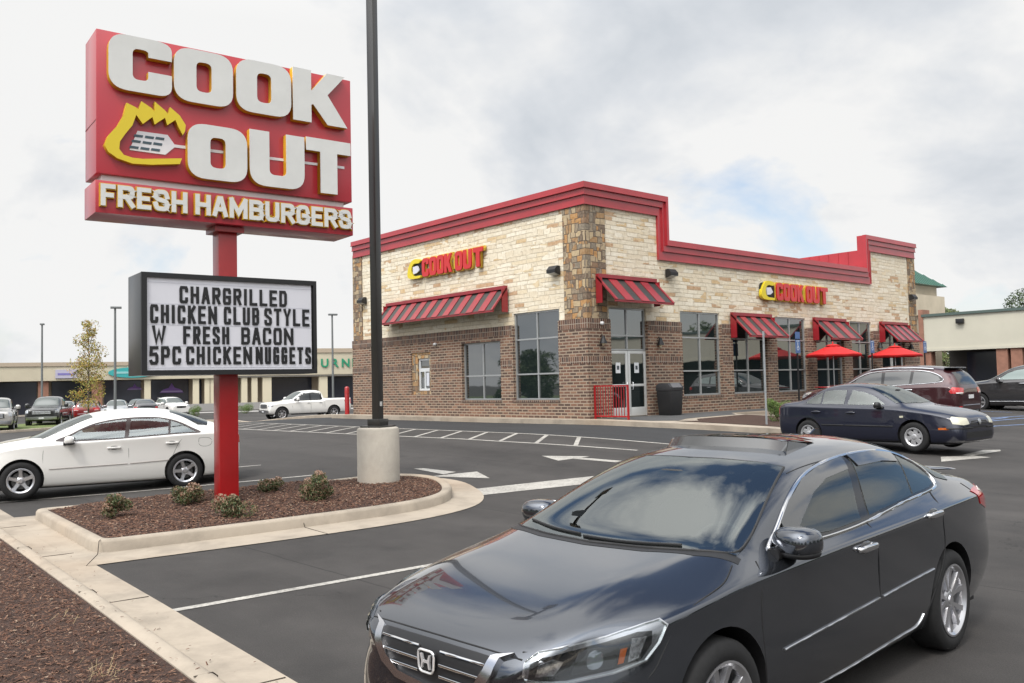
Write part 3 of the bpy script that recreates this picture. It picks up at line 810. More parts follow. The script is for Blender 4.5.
for y in (27.2,30.2,35.3,40.3,43.0): line_sheet((-17.6,y),(-12.6,y),.10,m=P_BLUE if y in(30.2,35.3) else P_WHITE)
# ---- raised slab round the restaurant
SL=.148
slabz=lambda x,y: gz(x,y) if x>-18 else .33+ (gz(x,y)-.33)*ss(-19.2,-18,x)
def slabh(x,y): return slabz(x,y)
slab=[(-33.9,18.98),(-22.7,19.02),(-18.9,19.32),(-16.9,19.42),(-12.75,20.15),(-12.45,20.6),(-12.5,24.3),(-13.0,24.8),(-17.4,25.0),(-17.75,25.3),(-17.75,45),(-34,45)]
sheet('sidewalk',slab,SL,CONC,zf=slabh,cell=.5,thick=.35)
sheet('patio',[(-19.1,20.0),(-16.9,20.0),(-16.4,20.6),(-16.9,21.6),(-17.2,24.6),(-17.95,25.4),(-17.95,44.8),(-19.1,44.8)],SL+.006,A_PATIO,zf=slabh)
sheet('mulch_bed',[(-16.3,20.35),(-12.95,20.7),(-12.75,24.0),(-16.8,24.6),(-16.5,21.6),(-15.9,20.9)],SL+.012,MULCH,zf=slabh)
# far kerbed strips on the left side of the lot
loft('kerb',[(-33.0,19.9),(-44,21.0),(-56,24.0),(-62,18.0)],kprof(.25,.14),CONC,step=1)
sheet('grass_strip',[(-52.5,8.2),(-58.5,16.2),(-68,17.4),(-64,8.0)],.12,mat('lot_grass',(.10,.13,.035),.95,noise=(2.5,.35)),cell=1)
loft('kerb',[(-52.2,5),(-52.4,8.0),(-58.2,16.4)],kprof(.2,.14),CONC,step=1)
sheet('gravel_strip',[(-83,27),(-86,30),(-77,50),(-72,46)],.02,mat('gravel',(.28,.27,.26),.95,noise=(5,.3)),cell=2)

# expansion joints in the kerbs
JT=mat('joint_dark',(.05,.04,.03),.9)  # plain dark brown of the joint lines
def joints():
    xs=[-5.3-2.95*i for i in range(9)]
    for x in xs:
        a=Vector((x,ky(x)-.15)); b=Vector((x+.02,ky(x)+.46))
        m=MB(); m.tube([(x,ky(x)-.145,gz(x,ky(x))+KH-.004),(x,ky(x)-.03,gz(x,ky(x))+KH-.004),(x,ky(x)+.0,gz(x,ky(x))+KH-.03),(x,ky(x)+.002,gz(x,ky(x))+.012),(x+.01,ky(x)+.44,gz(x,ky(x))+.010)],.0045,4)
        struct(m.build('kerb_joint',JT))
    for (x0,y0,x1,y1) in ((-11.1,3.15,-10.25,2.76),(-10.95,5.6,-10.05,5.55)):
        m=MB(); t=lambda q:(x0+(x1-x0)*q,y0+(y1-y0)*q)
        p0,p1,p2,p3=t(0),t(.16),t(.25),t(1)
        m.tube([(p0[0],p0[1],gz(*p0)+KH-.004),(p1[0],p1[1],gz(*p1)+KH-.006),(p2[0],p2[1],gz(*p2)+.012),(p3[0],p3[1],gz(*p3)+.010)],.0045,4); struct(m.build('kerb_joint',JT))
joints()
# ------------------------------------------------------------------ restaurant
BO=Vector((-19.243,19.806,.478))
rest=thing('restaurant','red trimmed brick and cream stone fast food restaurant with striped metal awnings','restaurant',tuple(BO))
LX=14.0; RY=22.6; BT=3.14; TB=6.78
# openings: left wall in u=-x ; right wall in u=y
OL=[(4.13,6.34,.60,2.66),(1.22,3.47,.60,3.55),(8.30,9.60,.82,2.45)]
OR=[(4.59,6.86,.60,3.55),(7.55,9.76,.60,3.55),(10.47,12.67,.60,3.55),(13.36,15.57,.60,3.55),(16.26,18.14,.60,3.55),(18.97,21.17,0,3.55),(.97,2.77,0,3.55)]
def wallpts(side,u,z,d):
    """d = distance out of the wall plane"""
    return (-u,-d,z) if side=='L' else (d,u,z)
def wall(name,side,u0,u1,z0,z1,ops,d,m,rev=.22,cap=True):
    us=sorted({u0,u1}|{v for o in ops for v in o[:2] if u0<v<u1}); zs=sorted({z0,z1}|{v for o in ops for v in o[2:] if z0<v<z1})
    mb=MB(); inside=lambda u,z:any(o[0]<u<o[1] and o[2]<z<o[3] for o in ops)
    def q(a,b,c,e): mb.add([a,b,c,e],[(0,1,2,3)])
    for i in range(len(us)-1):
        for j in range(len(zs)-1):
            a,b=us[i],us[i+1]; c,e=zs[j],zs[j+1]
            if inside((a+b)/2,(c+e)/2): continue
            q(wallpts(side,a,c,d),wallpts(side,b,c,d),wallpts(side,b,e,d),wallpts(side,a,e,d))
            for (aa,bb,cc,ee,tu,tz) in ((a,a,c,e,a-.01,(c+e)/2),(b,b,c,e,b+.01,(c+e)/2),(a,b,c,c,(a+b)/2,c-.01),(a,b,e,e,(a+b)/2,e+.01)):
                out = not (u0<tu<u1 and z0<tz<z1)
                if out and tu<=u0 and u0<0: continue
                if inside(tu,tz) or out:
                    r=d-rev if not out else d-.30
                    q(wallpts(side,aa,cc,d),wallpts(side,bb,ee,d),wallpts(side,bb,ee,r),wallpts(side,aa,cc,r))
    return mb.build(name,m,rest,weld=True)
wall('brick_wall','L',-.10,LX+.06,0,BT,OL,.10,BRICK)
wall('brick_wall','R',-.0985,RY+.06,0,BT,OR,.10,BRICK)
wall('stone_wall','L',.93,LX-.72,BT,TB+.1,OL,.03,LEDGE)
wall('stone_wall','R',.86,17.80,BT,5.32,OR,.03,LEDGE)
wall('stone_wall','R',.86,3.6,5.32,TB+.1,[],.03,LEDGE)
wall('stone_wall','R',17.80,RY-.7,BT,TB+.1,OR,.03,LEDGE)
wall('stone_pier','L',-.07,.93,BT,TB+.1,[],.07,PIER)
wall('stone_pier','R',-.0685,.86,BT,TB+.1,[],.07,PIER)
wall('stone_pier','L',LX-.72,LX+.02,BT,TB+.1,[],.07,PIER)
wall('stone_pier','R',RY-.7,RY+.02,BT,TB+.1,[],.07,PIER)
# stone behind the upper strip of the low parapet is covered by the cornice; soldier courses
def sbx(side,a,b,z0,z1,d,t):
    q=MB(); p=[wallpts(side,a,z0,d),wallpts(side,b,z0,d),wallpts(side,b,z1,d),wallpts(side,a,z1,d)]; q.extr(p,(0,t,0) if side=='L' else (-t,0,0)); q.build('soldier_course',SOLD,rest)
for side,segs in (('L',[(-.110,1.18),(3.51,LX+.07)]),('R',[(-.1105,.93),(2.81,4.55),(6.90,7.51),(9.80,10.43),(12.71,13.32),(15.61,16.22),(18.18,18.93),(21.21,RY+.07)])):
    for (a,b) in segs:
        sbx(side,a,b,BT-.30,BT+.015,.112,.1)
for side,segs in (('L',[(-.104,1.18),(3.51,4.09),(6.38,8.26),(9.64,LX+.07)]),('R',[(-.1105,.93),(2.81,4.55),(6.90,7.51),(9.80,10.43),(12.71,13.32),(15.61,16.22),(18.18,18.93),(21.21,RY+.07)])):
    for (a,b) in segs:
        sbx(side,a,b,1.74,1.96,.106,.05)
for o in OL[:2]:
    sl=MB(); p=[wallpts('L',o[0]-.05,.52,.125),wallpts('L',o[1]+.05,.52,.125),wallpts('L',o[1]+.05,.60,.125),wallpts('L',o[0]-.05,.60,.125)]; sl.extr(p,(0,.2,0)); sl.build('window_sill',SOLD,rest)
for o in OR[:5]:
    sl=MB(); p=[wallpts('R',o[0]-.03,.52,.125),wallpts('R',o[1]+.03,.52,.125),wallpts('R',o[1]+.03,.60,.125),wallpts('R',o[0]-.03,.60,.125)]; sl.extr(p,(-.2,0,0)); sl.build('window_sill',SOLD,rest)
# back and north walls, roof deck
bk=MB(); bk.box(-LX-.02,-.30,RY-.02,RY+.0,0,6.3); bk.box(-LX,-LX+.3,.3,RY-.03,0,6.3); bk.build('rear_wall',LEDGE,rest)
MB().box(-LX+.3,-.28,.28,RY-.3,5.0,5.2).build('roof_deck',mat('roof_membrane',(.5,.5,.5),.8),rest)
# cornice, mitred steps
def cornice():
    lay=[(0,.17,.19),(.17,.195,.215),(.195,.38,.135),(.38,.405,.16),(.405,.66,.09),(.66,.70,.115)]
    mb=MB(); k=.72
    def path(d): return [(0,7.45-d),(3.95-d*k,7.45-d),(3.95-d*k,5.95-d),(17.72+k*d,5.95-d),(17.72+k*d,7.45-d),(RY+.0,7.45-d)]
    for d0,d1,p in lay:
        A=path(d0);B=path(d1)
        A[-1]=(RY+p*.2,A[-1][1]); B[-1]=(RY+p*.2,B[-1][1])
        if p>.3: pass
        for i in range(5):
            a0,a1,b0,b1=A[i],A[i+1],B[i],B[i+1]
            mb.extr([(.02,a0[0],a0[1]),(.02,a1[0],a1[1]),(.02,b1[0],b1[1]),(.02,b0[0],b0[1])],(p-.02,0,0))
        mb.box(-LX+.05,p,-p,0,7.45-d1,7.45-d0)
    o=mb.build('cornice',REDM,rest,weld=False,bevel=0)
    for pgn in o.data.polygons: pgn.use_smooth=False
cornice()
pp=MB()
pp.box(-LX,-.02,.02,.26,5.2,7.44); pp.box(-.26,0.015,.26,3.9,5.2,7.44); pp.box(-.26,.015,3.9,17.75,5.2,5.94); pp.box(-.26,.015,17.75,RY-.25,5.2,7.44)
pp.box(-LX,-.26,3.70,3.92,5.2,7.2); pp.box(-LX,-.26,17.78,18.0,5.2,6.80); pp.box(-LX,-.26,RY-.26,RY-.03,5.2,7.44); pp.box(-LX-.02,-LX+.24,.26,RY-.27,5.2,7.0)
pp.build('parapet',REDM,rest)
cs=MB()
for i in range(28): cs.box(-LX+.3+i*.48,-LX+.33+i*.48,17.755,17.779,5.3,6.79)
cs.build('parapet_seam',REDM,rest)
# windows
def window(side,o,vs,rails,name='window',fw=.055,mid=.05):
    u0,u1,z0,z1=o; f=MB(); d0,d1=-.10,-.02
    def bar(a,b,c,e,dd=0):
        p=[wallpts(side,a,c,d1+dd),wallpts(side,b,c,d1+dd),wallpts(side,b,e,d1+dd),wallpts(side,a,e,d1+dd)]
        f.extr(p,(0,.08,0) if side=='L' else (-.08,0,0))
    bar(u0+.004,u0+fw,z0+.004,z1-.004); bar(u1-fw,u1-.004,z0+.004,z1-.004)
    bar(u0+fw,u1-fw,z0+.004,z0+fw,-.001); bar(u0+fw,u1-fw,z1-fw,z1-.004,-.001)
    for v in vs: bar(v-mid/2,v+mid/2,z0+fw,z1-fw,-.002)
    for r in rails: bar(u0+fw,u1-fw,r-mid/2,r+mid/2,.002)
    w=f.build(name,ALU,rest)
    g=MB(); p=[wallpts(side,u0+.02,z0+.02,-.06),wallpts(side,u1-.02,z0+.02,-.06),wallpts(side,u1-.02,z1-.02,-.06),wallpts(side,u0+.02,z1-.02,-.06)]
    g.extr(p,(0,.02,0) if side=='L' else (-.02,0,0)); g.build('pane',WGL,w)
    return w
window('L',OL[0],[(4.13+6.34)/2],[1.465]); window('L',OL[1],[(1.22+3.47)/2],[1.465,2.64])
for o in OR[:5]: window('R',o,[(o[0]+o[1])/2],[1.465,2.64])
# transoms above the two doors and the doors themselves
def doors(o,hd,n,paper):
    u0,u1,z0,z1=o; window('R',(u0,u1,hd,z1),[(u0+u1)/2],[2.64],'transom')
    W=(u1-u0)/n; DM=mat('door_aluminium',(.58,.59,.58),.35,.3)
    for i in range(n):
        a=u0+W*i+.012; b=u0+W*(i+1)-.012; f=MB()
        def bar(p0,p1,q0,q1,dd=0):
            f.extr([wallpts('R',p0,q0,-.01+dd),wallpts('R',p1,q0,-.01+dd),wallpts('R',p1,q1,-.01+dd),wallpts('R',p0,q1,-.01+dd)],(-.05,0,0))
        bar(a,a+.10,.02,hd-.01); bar(b-.10,b,.02,hd-.01); bar(a+.10,b-.10,hd-.10,hd-.01,-.001); bar(a+.10,b-.10,.02,.30,-.001); bar(a+.10,b-.10,.98,1.06,-.001)
        d=f.build('door',DM,rest,bevel=.004)
        g=MB(); g.extr([wallpts('R',a+.05,.2,-.03),wallpts('R',b-.05,.2,-.03),wallpts('R',b-.05,hd-.05,-.03),wallpts('R',a+.05,hd-.05,-.03)],(-.01,0,0)); g.build('pane',WGL,d)
        h=MB(); hu=(b-.13) if i==0 else (a+.13)
        h.tube([(.01,hu,.88),(.06,hu,.88),(.06,hu,1.12),(.01,hu,1.12)],.012,8); h.build('handle',M['satin'],d,smooth=50)
        if paper:
            pm=MB(); c=(a+b)/2; pm.box(-.027,-.022,c-.13,c+.09,1.42,1.76); pm.build('notice',mat('paper',(.62,.64,.66),.6),d)
            k=MB(); k.box(-.0215,-.0195,c-.08,c+.03,1.53,1.66); k.build('notice_print',mat('notice_ink',(.05,.06,.07),.6),d)
doors(OR[6],2.15,2,True); doors(OR[5],2.15,2,False)
# drive-through window: stone surround and small aluminium window
dt=wall('drive_through_surround','L',8.30,9.60,.82,2.45,[(8.42,9.2,.97,2.22)],.06,PIER,rev=.15)
f=MB()
def barL(f,a,b,c,e,d=.0,t=.08): f.extr([wallpts('L',a,c,d),wallpts('L',b,c,d),wallpts('L',b,e,d),wallpts('L',a,e,d)],(0,t,0))
for q in ((8.42,8.50,.97,2.22),(9.12,9.20,.97,2.22),(8.50,9.12,.97,1.05),(8.50,9.12,2.14,2.22),(8.50,9.12,1.70,1.84),(8.78,8.85,1.05,1.70)): barL(f,*q)
dw=f.build('drive_through_window',mat('white_frame',(.62,.64,.65),.4,.1),rest)
g=MB(); barL(g,8.46,9.16,1.0,2.18,-.04,.01); g.build('pane',WGL,dw)
g=MB(); barL(g,8.52,8.70,1.15,1.66,.012,.01); g.build('menu_sheet',mat('menu_paper',(.55,.57,.62),.5),dw)
# awnings
def awning(side,u0,u1,zt,zb,out=.95,n=None):
    n=n or max(3,round((u1-u0)/.72)); pr=.10
    def P(u,z,d): return wallpts(side,u,z,d)
    def seg(mb,a,b,c0,c1,th=.03,lift=0):
        """strip on the slope between fractions c0..c1 of its length and u a..b"""
        z=lambda c: zt-.10-(zt-.10-zb)*c; d=lambda c: pr+.04+(out-pr-.04)*c
        nz=(out-pr-.04); nd=(zt-.10-zb); L=hypot(nz,nd); nz/=L; nd/=L
        pts=[]
        for (u,c) in ((a,c0),(b,c0),(b,c1),(a,c1)): pts.append(P(u,z(c)+nz*lift,d(c)+nd*lift))
        lo=[P(u,z(c)+nz*(lift-th),d(c)+nd*(lift-th)) for (u,c) in ((a,c0),(b,c0),(b,c1),(a,c1))]
        mb.add(pts+lo,[(0,1,2,3),(7,6,5,4),(0,4,5,1),(1,5,6,2),(2,6,7,3),(3,7,4,0)])
    fr=MB()
    def boxp(a,b,z0,z1,d0,d1): fr.add([P(a,z0,d0),P(b,z0,d0),P(b,z0,d1),P(a,z0,d1),P(a,z1,d0),P(b,z1,d0),P(b,z1,d1),P(a,z1,d1)],[(0,3,2,1),(4,5,6,7),(0,1,5,4),(1,2,6,5),(2,3,7,6),(3,0,4,7)])
    boxp(u0,u1,zt-.12,zt,.11,.11+.14)
    boxp(u0,u1,zb-.05,zb+.03,out-.05,out)
    for e in (u0,u1-.03):
        boxp(e,e+.03,zb-.04,zt-.121,.11,.11+.26)
    seg(fr,u0,u0+.09,0,1,.05,.035); seg(fr,u1-.09,u1,0,1,.05,.035)
    pitch=(u1-u0-.18)/(2*n-1) if n else .36
    for i in range(n-1):
        a=u0+.09+pitch*(2*i+1); seg(fr,a,a+pitch,0,1,.03,.03)
    aw=fr.build('awning',AWR,rest,weld=False)
    dk=MB(); seg(dk,u0+.08,u1-.08,0,1,.012,.008)
    for i in range(1,4):
        pass
    dk.build('awning_panel',mat('awning_dark',(.032,.034,.030),.38,.2,.15,.3),aw)
    un=MB(); seg(un,u0+.08,u1-.08,.0,.98,.02,-.05); un.build('soffit',M['black'],aw)
awning('R',.32,3.15,4.56,3.67); awning('R',7.42,9.95,3.60,2.70); awning('R',13.1,15.6,3.60,2.70); awning('R',18.75,21.3,3.60,2.70)
awning('L',3.66,11.15,4.54,3.66,.80,11)
awl=MB(); awl.box(-LX-.85,-LX-.05,1.2,4.6,3.62,3.68)
for i in range(8): awl.extr([(-LX-.02,1.2+i*.48,4.5),(-LX-.02,1.2+i*.48+.3,4.5),(-LX-.85,1.2+i*.48+.3,3.7),(-LX-.85,1.2+i*.48,3.7)],(0,0,-.04))
awl.build('awning',REDM,rest)
# wall-pack lamps, sconces, dome cameras
LMP=mat('lamp_lens',(.5,.5,.47),.3)
def wallpack(side,u,z):
    m=MB(); q=[(0,.14),(.12,.15),(.24,.02),(.24,-.08),(0,-.14)]
    pts=[wallpts(side,u-.20,z+h,.07+d) for d,h in q]; m.extr(pts,(-.4,0,0) if side=='L' else (0,.4,0))
    o=m.build('wall_lamp',M['black'],rest)
    l=MB(); pts=[wallpts(side,u-.16,z+h,.07+d) for d,h in ((.225,-.088),(.03,-.142),(.03,-.15),(.225,-.096))]; l.extr(pts,(-.32,0,0) if side=='L' else (0,.32,0)); l.build('lens',LMP,o)
wallpack('L',1.28,4.79); wallpack('L',13.1,4.82); wallpack('R',4.02,4.81); wallpack('R',22.1,4.84)
def sconce(u,z):
    m=MB(); m.lathe([(.0,.12),(.05,.12),(.06,.05),(.11,-.06),(.12,-.12),(.10,-.12)],14,'z',(.22,u,z)); m.tube([(.1,u,z+.1),(.16,u,z+.16),(.22,u,z+.12)],.015,6)
    o=m.build('sconce',M['black'],rest,smooth=50); g=MB(); g.sell((.22,u,z-.13),(.05,.05,.06),2,12,8); g.build('bulb',mat('frosted_bulb',(.7,.62,.42),.3),o,smooth=60)
sconce(.48,2.48); sconce(3.27,2.46); sconce(18.55,2.5); sconce(21.6,2.5)
for side,u,z in (('R',.50,3.00),('L',7.9,2.72)):
    m=MB(); c=wallpts(side,u,z,.17); m.sell(c,(.07,.07,.06),2,12,8); m.tube([wallpts(side,u,z+.03,.1),c],.03,8); m.build('dome_camera',mat('white_plastic',(.6,.6,.6),.4),rest,smooth=60)


# ------------------------------------------------------------------ block letters
def glyph(ch):
    """outline loops in a unit box"""
    R=.30; r=.10
    if ch=='O': return [bez([(0,0,R),(1,0,R),(1,1,R),(0,1,R)]), bez([(.37,.22,r),(.37,.78,r),(.63,.78,r),(.63,.22,r)],4)]
    if ch=='C': return [bez([(0,0,R),(1,0,R*.75),(1,.40,0),(.62,.40,.0),(.62,.22,r),(.37,.22,r),(.37,.78,r),(.62,.78,r),(.62,.66,.0),(1,.66,.0),(1,1,R),(0,1,R)])]
    if ch=='U': return [bez([(0,0,R),(1,0,R),(1,1,0),(.66,1,0),(.66,.22,r),(.35,.22,r),(.35,1,0),(0,1,0)])]
    if ch=='T': return [[(.31,0),(.69,0),(.69,.76),(1,.76),(1,1),(0,1),(0,.76),(.31,.76)]]
    if ch=='K': return [[(0,0),(.33,0),(.33,.34),(.36,.36),(.63,0),(1.0,0),(.63,.58),(.96,1),(.62,1),(.34,.62),(.33,.62),(.33,1),(0,1)]]
def letter(ch,u,z,w,h,depth,M_,matf,matr,parent,name='letter',grow=.022):
    L=[[(u+x*w,z+y*h) for x,y in lp] for lp in glyph(ch)]
    me=curve_mesh(L,depth); o=place_mesh(me,M_@Matrix.Translation((0,0,depth/2)),name,matr,parent)
    me2=curve_mesh(L,.012); o2=place_mesh(me2,M_@Matrix.Translation((0,0,depth+.006)),name+'_face',matf,o)
    return o
# ------------------------------------------------------------------ pylon sign
th=radians(4); SC=Vector((-12.65,5.4,0)); SN=Vector((cos(th),-sin(th),0)); ST=Vector((sin(th),cos(th),0))
zb0=gz(-12.8,5.4)+KH
pyl=thing('pylon_sign','tall red pylon sign with big white COOK OUT letters above a black framed reader board','sign',(SC.x,SC.y,zb0))
pyl.rotation_euler=(0,0,pi/2-th)            # local x = ST, local y = -SN
# local frame: x along the face, -y towards the viewer, z up (measured from zb0)
def Z(z): return z-zb0
p=MB(); p.box(-.095,.19,.20,.48,-.3,Z(4.1)); p.build('post',REDP,pyl,bevel=.012)
cap=MB(); cap.box(-.17,.27,.12,.56,Z(4.02),Z(4.10)); cap.build('cabinet_bracket',REDP,pyl)
CW=1.94; OFFX=.095
cab=MB(); cab.box(-CW+OFFX,CW+OFFX,0,.70,Z(4.66),Z(6.69)); cab=cab.build('cabinet',REDL,pyl,bevel=.012)
for s_ in (-1,1):
    q=MB(); xx=OFFX+s_*(CW+.0015); q.box(xx-.002,xx+.002,.012,.688,Z(5.40),Z(5.412)); q.build('cabinet_seam',mat('seam_red',(.16,.01,.012),.5),cab)
gap=MB(); gap.box(-CW+OFFX+.08,CW+OFFX-.12,.07,.63,Z(4.56),Z(4.665)); gap.build('spacer',mat('spacer_metal',(.62,.56,.54),.35,.3),pyl)
lo=MB(); lo.box(-CW+OFFX-.01,CW+OFFX+.01,-.005,.705,Z(4.11),Z(4.565)); lo=lo.build('lower_cabinet',REDL,pyl,bevel=.010)
fr=MB()
for x in (-1.1,-.1,.95): fr.box(x-.008,x+.008,-.002,.0,Z(4.66),Z(6.69))
# letters: local frame x->x, z->y, out = -y
LM=Matrix(((1,0,0,0),(0,0,-1,0),(0,1,0,-zb0),(0,0,0,1)))
D=.11
for ch,u0,u1,z0,z1 in (('C',-1.71,-.86,5.85,6.64),('O',-.83,.03,5.84,6.63),('O',.08,.95,5.84,6.65),('K',.98,1.91,5.84,6.68),('O',-.64,.24,4.73,5.54),('U',.28,1.16,4.73,5.58),('T',1.19,1.96,4.73,5.60)):
    letter(ch,u0,z0,u1-u0,z1-z0,D,LM,WHITE,YEL,cab)
FLAME=[(-0.687, 5.022), (-0.718, 4.935), (-1.106, 4.873), (-1.364, 4.855), (-1.557, 4.902), (-1.681, 4.978), (-1.728, 5.074), (-1.681, 5.205), (-1.557, 5.369), (-1.479, 5.528), (-1.44, 5.707), (-1.313, 5.661), (-1.284, 5.635), (-1.244, 5.762), (-1.104, 5.687), (-1.064, 5.64), (-1.064, 5.79), (-0.922, 5.686), (-0.877, 5.64), (-0.85, 5.746), (-0.716, 5.645), (-0.632, 5.518), (-0.643, 5.429), (-0.675, 5.363), (-0.737, 5.479), (-0.778, 5.57), (-0.892, 5.476), (-0.922, 5.579), (-1.065, 5.459), (-1.095, 5.561), (-1.225, 5.44), (-1.313, 5.556), (-1.363, 5.4), (-1.46, 5.259), (-1.528, 5.145), (-1.538, 5.039), (-1.48, 4.964), (-1.363, 4.939), (-1.226, 4.941)]
fm=place_mesh(curve_mesh([[(a-.03,b-.03) for a,b in FLAME]],.09),LM@Matrix.Translation((0,0,.045)),'flame_emblem',YEL,cab)
place_mesh(curve_mesh([[(a-.03,b-.03) for a,b in FLAME]],.01),LM@Matrix.Translation((0,0,.096)),'flame_face',YELF,cab)
SPAT=[(-1.412, 5.037), (-1.304, 5.326), (-0.892, 5.33), (-0.796, 5.205), (1.9, 5.235), (1.9, 5.195), (-0.796, 5.162), (-0.924, 5.036)]
place_mesh(curve_mesh([SPAT],.012),LM@Matrix.Translation((0,0,.006)),'spatula',mat('spatula_white',(.66,.64,.66),.4),cab)
sp=MB()
for a,b in [(-1.294, 5.253), (-1.145, 5.255), (-1.001, 5.26), (-1.324, 5.171), (-1.176, 5.172), (-1.031, 5.176), (-1.353, 5.081), (-1.206, 5.083), (-1.062, 5.087)]:
    sp.extr([(a+.065-.01,-.014,Z(b-.018)),(a+.065+.0,-.014,Z(b+.018)),(a-.055,-.014,Z(b+.018)),(a-.065,-.014,Z(b-.018))],(0,-.003,0))
sp.build('spatula_slot',mat('slot_grey',(.05,.08,.10),.5),cab)
def text_fit(txt,u0,u1,z0,z1,depth,offset,parent,name,matf,matr=None,out=0,size=1.0,spacing=1.0,word=1.0,M_=LM,grow=0):
    me=text_mesh(txt,size,depth,offset,1,spacing,'LEFT',word)
    xs=[v.co.x for v in me.vertices]; ys=[v.co.y for v in me.vertices]
    sx=(u1-u0)/(max(xs)-min(xs)); sy=(z1-z0)/(max(ys)-min(ys)); x0=min(xs); y0=min(ys)
    for v in me.vertices: v.co.x=u0+(v.co.x-x0)*sx; v.co.y=z0+(v.co.y-y0)*sy
    return place_mesh(me,M_@Matrix.Translation((0,0,depth/2+out)),name,matf,parent)
# reader board
RB0,RB1=-1.265,1.37
rb=MB(); rb.box(RB0,RB1,.0,.70,Z(1.86),Z(3.32)); rb=rb.build('reader_board',mat('bronze_cabinet',(.035,.034,.034),.35,.3,.2,.2),pyl,bevel=.01)
fm2=MB()
for a,b,c,d in ((RB0,RB0+.075,1.86,3.32),(RB1-.055,RB1,1.86,3.32),(RB0+.075,RB1-.055,1.86,1.93),(RB0+.075,RB1-.055,3.25,3.32)): fm2.box(a,b,-.045,-.001,Z(c),Z(d))
fm2.build('frame',M['black'],rb)
pn=MB(); pn.box(RB0+.08,RB1-.08,-.015,-.003,Z(1.93),Z(3.25)); pn.build('message_panel',mat('message_panel',(.59,.59,.635),.35,noise=(1.5,.03)),rb)
tk=MB()
for z in (1.965,2.28,2.58,2.88,3.185): tk.box(RB0+.09,RB1-.09,-.018,-.014,Z(z-.003),Z(z+.003))
tk.build('letter_track',mat('clear_track',(.52,.52,.58),.35),rb)
INK=mat('sign_letter_black',(.010,.010,.011),.45)
# condensed block characters drawn with straight strokes
ST_={'C':[[(1,.78),(1,.9),(.9,1),(.1,1),(0,.9),(0,.1),(.1,0),(.9,0),(1,.1),(1,.22)]],'H':[[(0,0),(0,1)],[(1,0),(1,1)],[(0,.5),(1,.5)]],
'A':[[(0,0),(.42,1),(.58,1),(1,0)],[(.2,.32),(.8,.32)]],'R':[[(0,0),(0,1),(.85,1),(1,.88),(1,.62),(.85,.5),(0,.5)],[(.5,.5),(1,0)]],
'G':[[(1,.78),(1,.9),(.9,1),(.1,1),(0,.9),(0,.1),(.1,0),(.9,0),(1,.1),(1,.46),(.58,.46)]],'I':[[(.5,0),(.5,1)]],'L':[[(0,1),(0,0),(1,0)]],'E':[[(1,1),(0,1),(0,0),(1,0)],[(0,.5),(.85,.5)]],
'D':[[(0,0),(0,1),(.8,1),(1,.85),(1,.15),(.8,0),(0,0)]],'K':[[(0,0),(0,1)],[(0,.42),(1,1)],[(.35,.60),(1,0)]],'N':[[(0,0),(0,1)],[(0,1),(1,0)],[(1,0),(1,1)]],
'U':[[(0,1),(0,.1),(.1,0),(.9,0),(1,.1),(1,1)]],'B':[[(0,0),(0,1),(.82,1),(1,.9),(1,.6),(.85,.52),(0,.52)],[(.85,.52),(1,.42),(1,.1),(.82,0),(0,0)]],
'S':[[(1,.80),(1,.9),(.88,1),(.12,1),(0,.9),(0,.64),(1,.36),(1,.1),(.88,0),(.12,0),(0,.1),(0,.2)]],'T':[[(0,1),(1,1)],[(.5,1),(.5,0)]],'Y':[[(0,1),(.5,.45),(1,1)],[(.5,.45),(.5,0)]],
'W':[[(0,1),(.25,0),(.5,.75),(.75,0),(1,1)]],'F':[[(1,1),(0,1),(0,0)],[(0,.5),(.82,.5)]],'O':[[(.1,0),(.9,0),(1,.1),(1,.9),(.9,1),(.1,1),(0,.9),(0,.1),(.1,0)]],
'5':[[(1,1),(.05,1),(0,.55),(.8,.6),(1,.48),(1,.12),(.85,0),(.12,0),(0,.12)]],'P':[[(0,0),(0,1),(.85,1),(1,.88),(1,.58),(.85,.46),(0,.46)]]}
def strokes(mb,ch,u,z,w,h,t,d0,d1):
    a=t/2
    for k,pl in enumerate(ST_[ch]):
        P=[Vector((u+a+x*(w-t),z+a+y*(h-t))) for x,y in pl]
        closed=(P[0]-P[-1]).length<1e-6; n=len(P)
        L=[];Rr=[]
        for i,q in enumerate(P):
            pa=P[i-1] if i>0 else (P[-2] if closed else None); pb=P[i+1] if i<n-1 else (P[1] if closed else None)
            t1=(q-pa).normalized() if pa is not None else None; t2=(pb-q).normalized() if pb is not None else None
            if t1 is None: t1=t2
            if t2 is None: t2=t1
            n1=Vector((-t1.y,t1.x)); n2=Vector((-t2.y,t2.x)); nn=(n1+n2)
            if nn.length<.2: nn=n1
            nn.normalize(); s=a/max(.45,nn.dot(n1)); L.append(q+nn*s); Rr.append(q-nn*s)
        if not closed:
            e0=(P[1]-P[0]).normalized()*a*.98; e1=(P[-1]-P[-2]).normalized()*a*.98
            L[0]-=e0; Rr[0]-=e0; L[-1]+=e1; Rr[-1]+=e1
        dd=d1-.0006*k
        for i in range(n-1):
            q=[L[i],L[i+1],Rr[i+1],Rr[i]]
            mb.extr([(v.x,d0,Z(v.y)) for v in q],(0,dd-.00025*(i%6),0))
rows=[('CHARGRILLED',-.74,.885,2.895,3.145),('CHICKEN',-1.145,-.20,2.60,2.865),('CLUB',-.10,.44,2.60,2.865),('STYLE',.52,1.255,2.60,2.865),
 ('W',-1.12,-.93,2.305,2.565),('FRESH',-.69,-.02,2.305,2.565),('BACON',.16,.985,2.305,2.565),('5PC',-1.155,-.72,2.01,2.27),('CHICKEN',-.65,.325,2.01,2.27),('NUGGETS',.38,1.275,2.01,2.27)]
lb=MB()
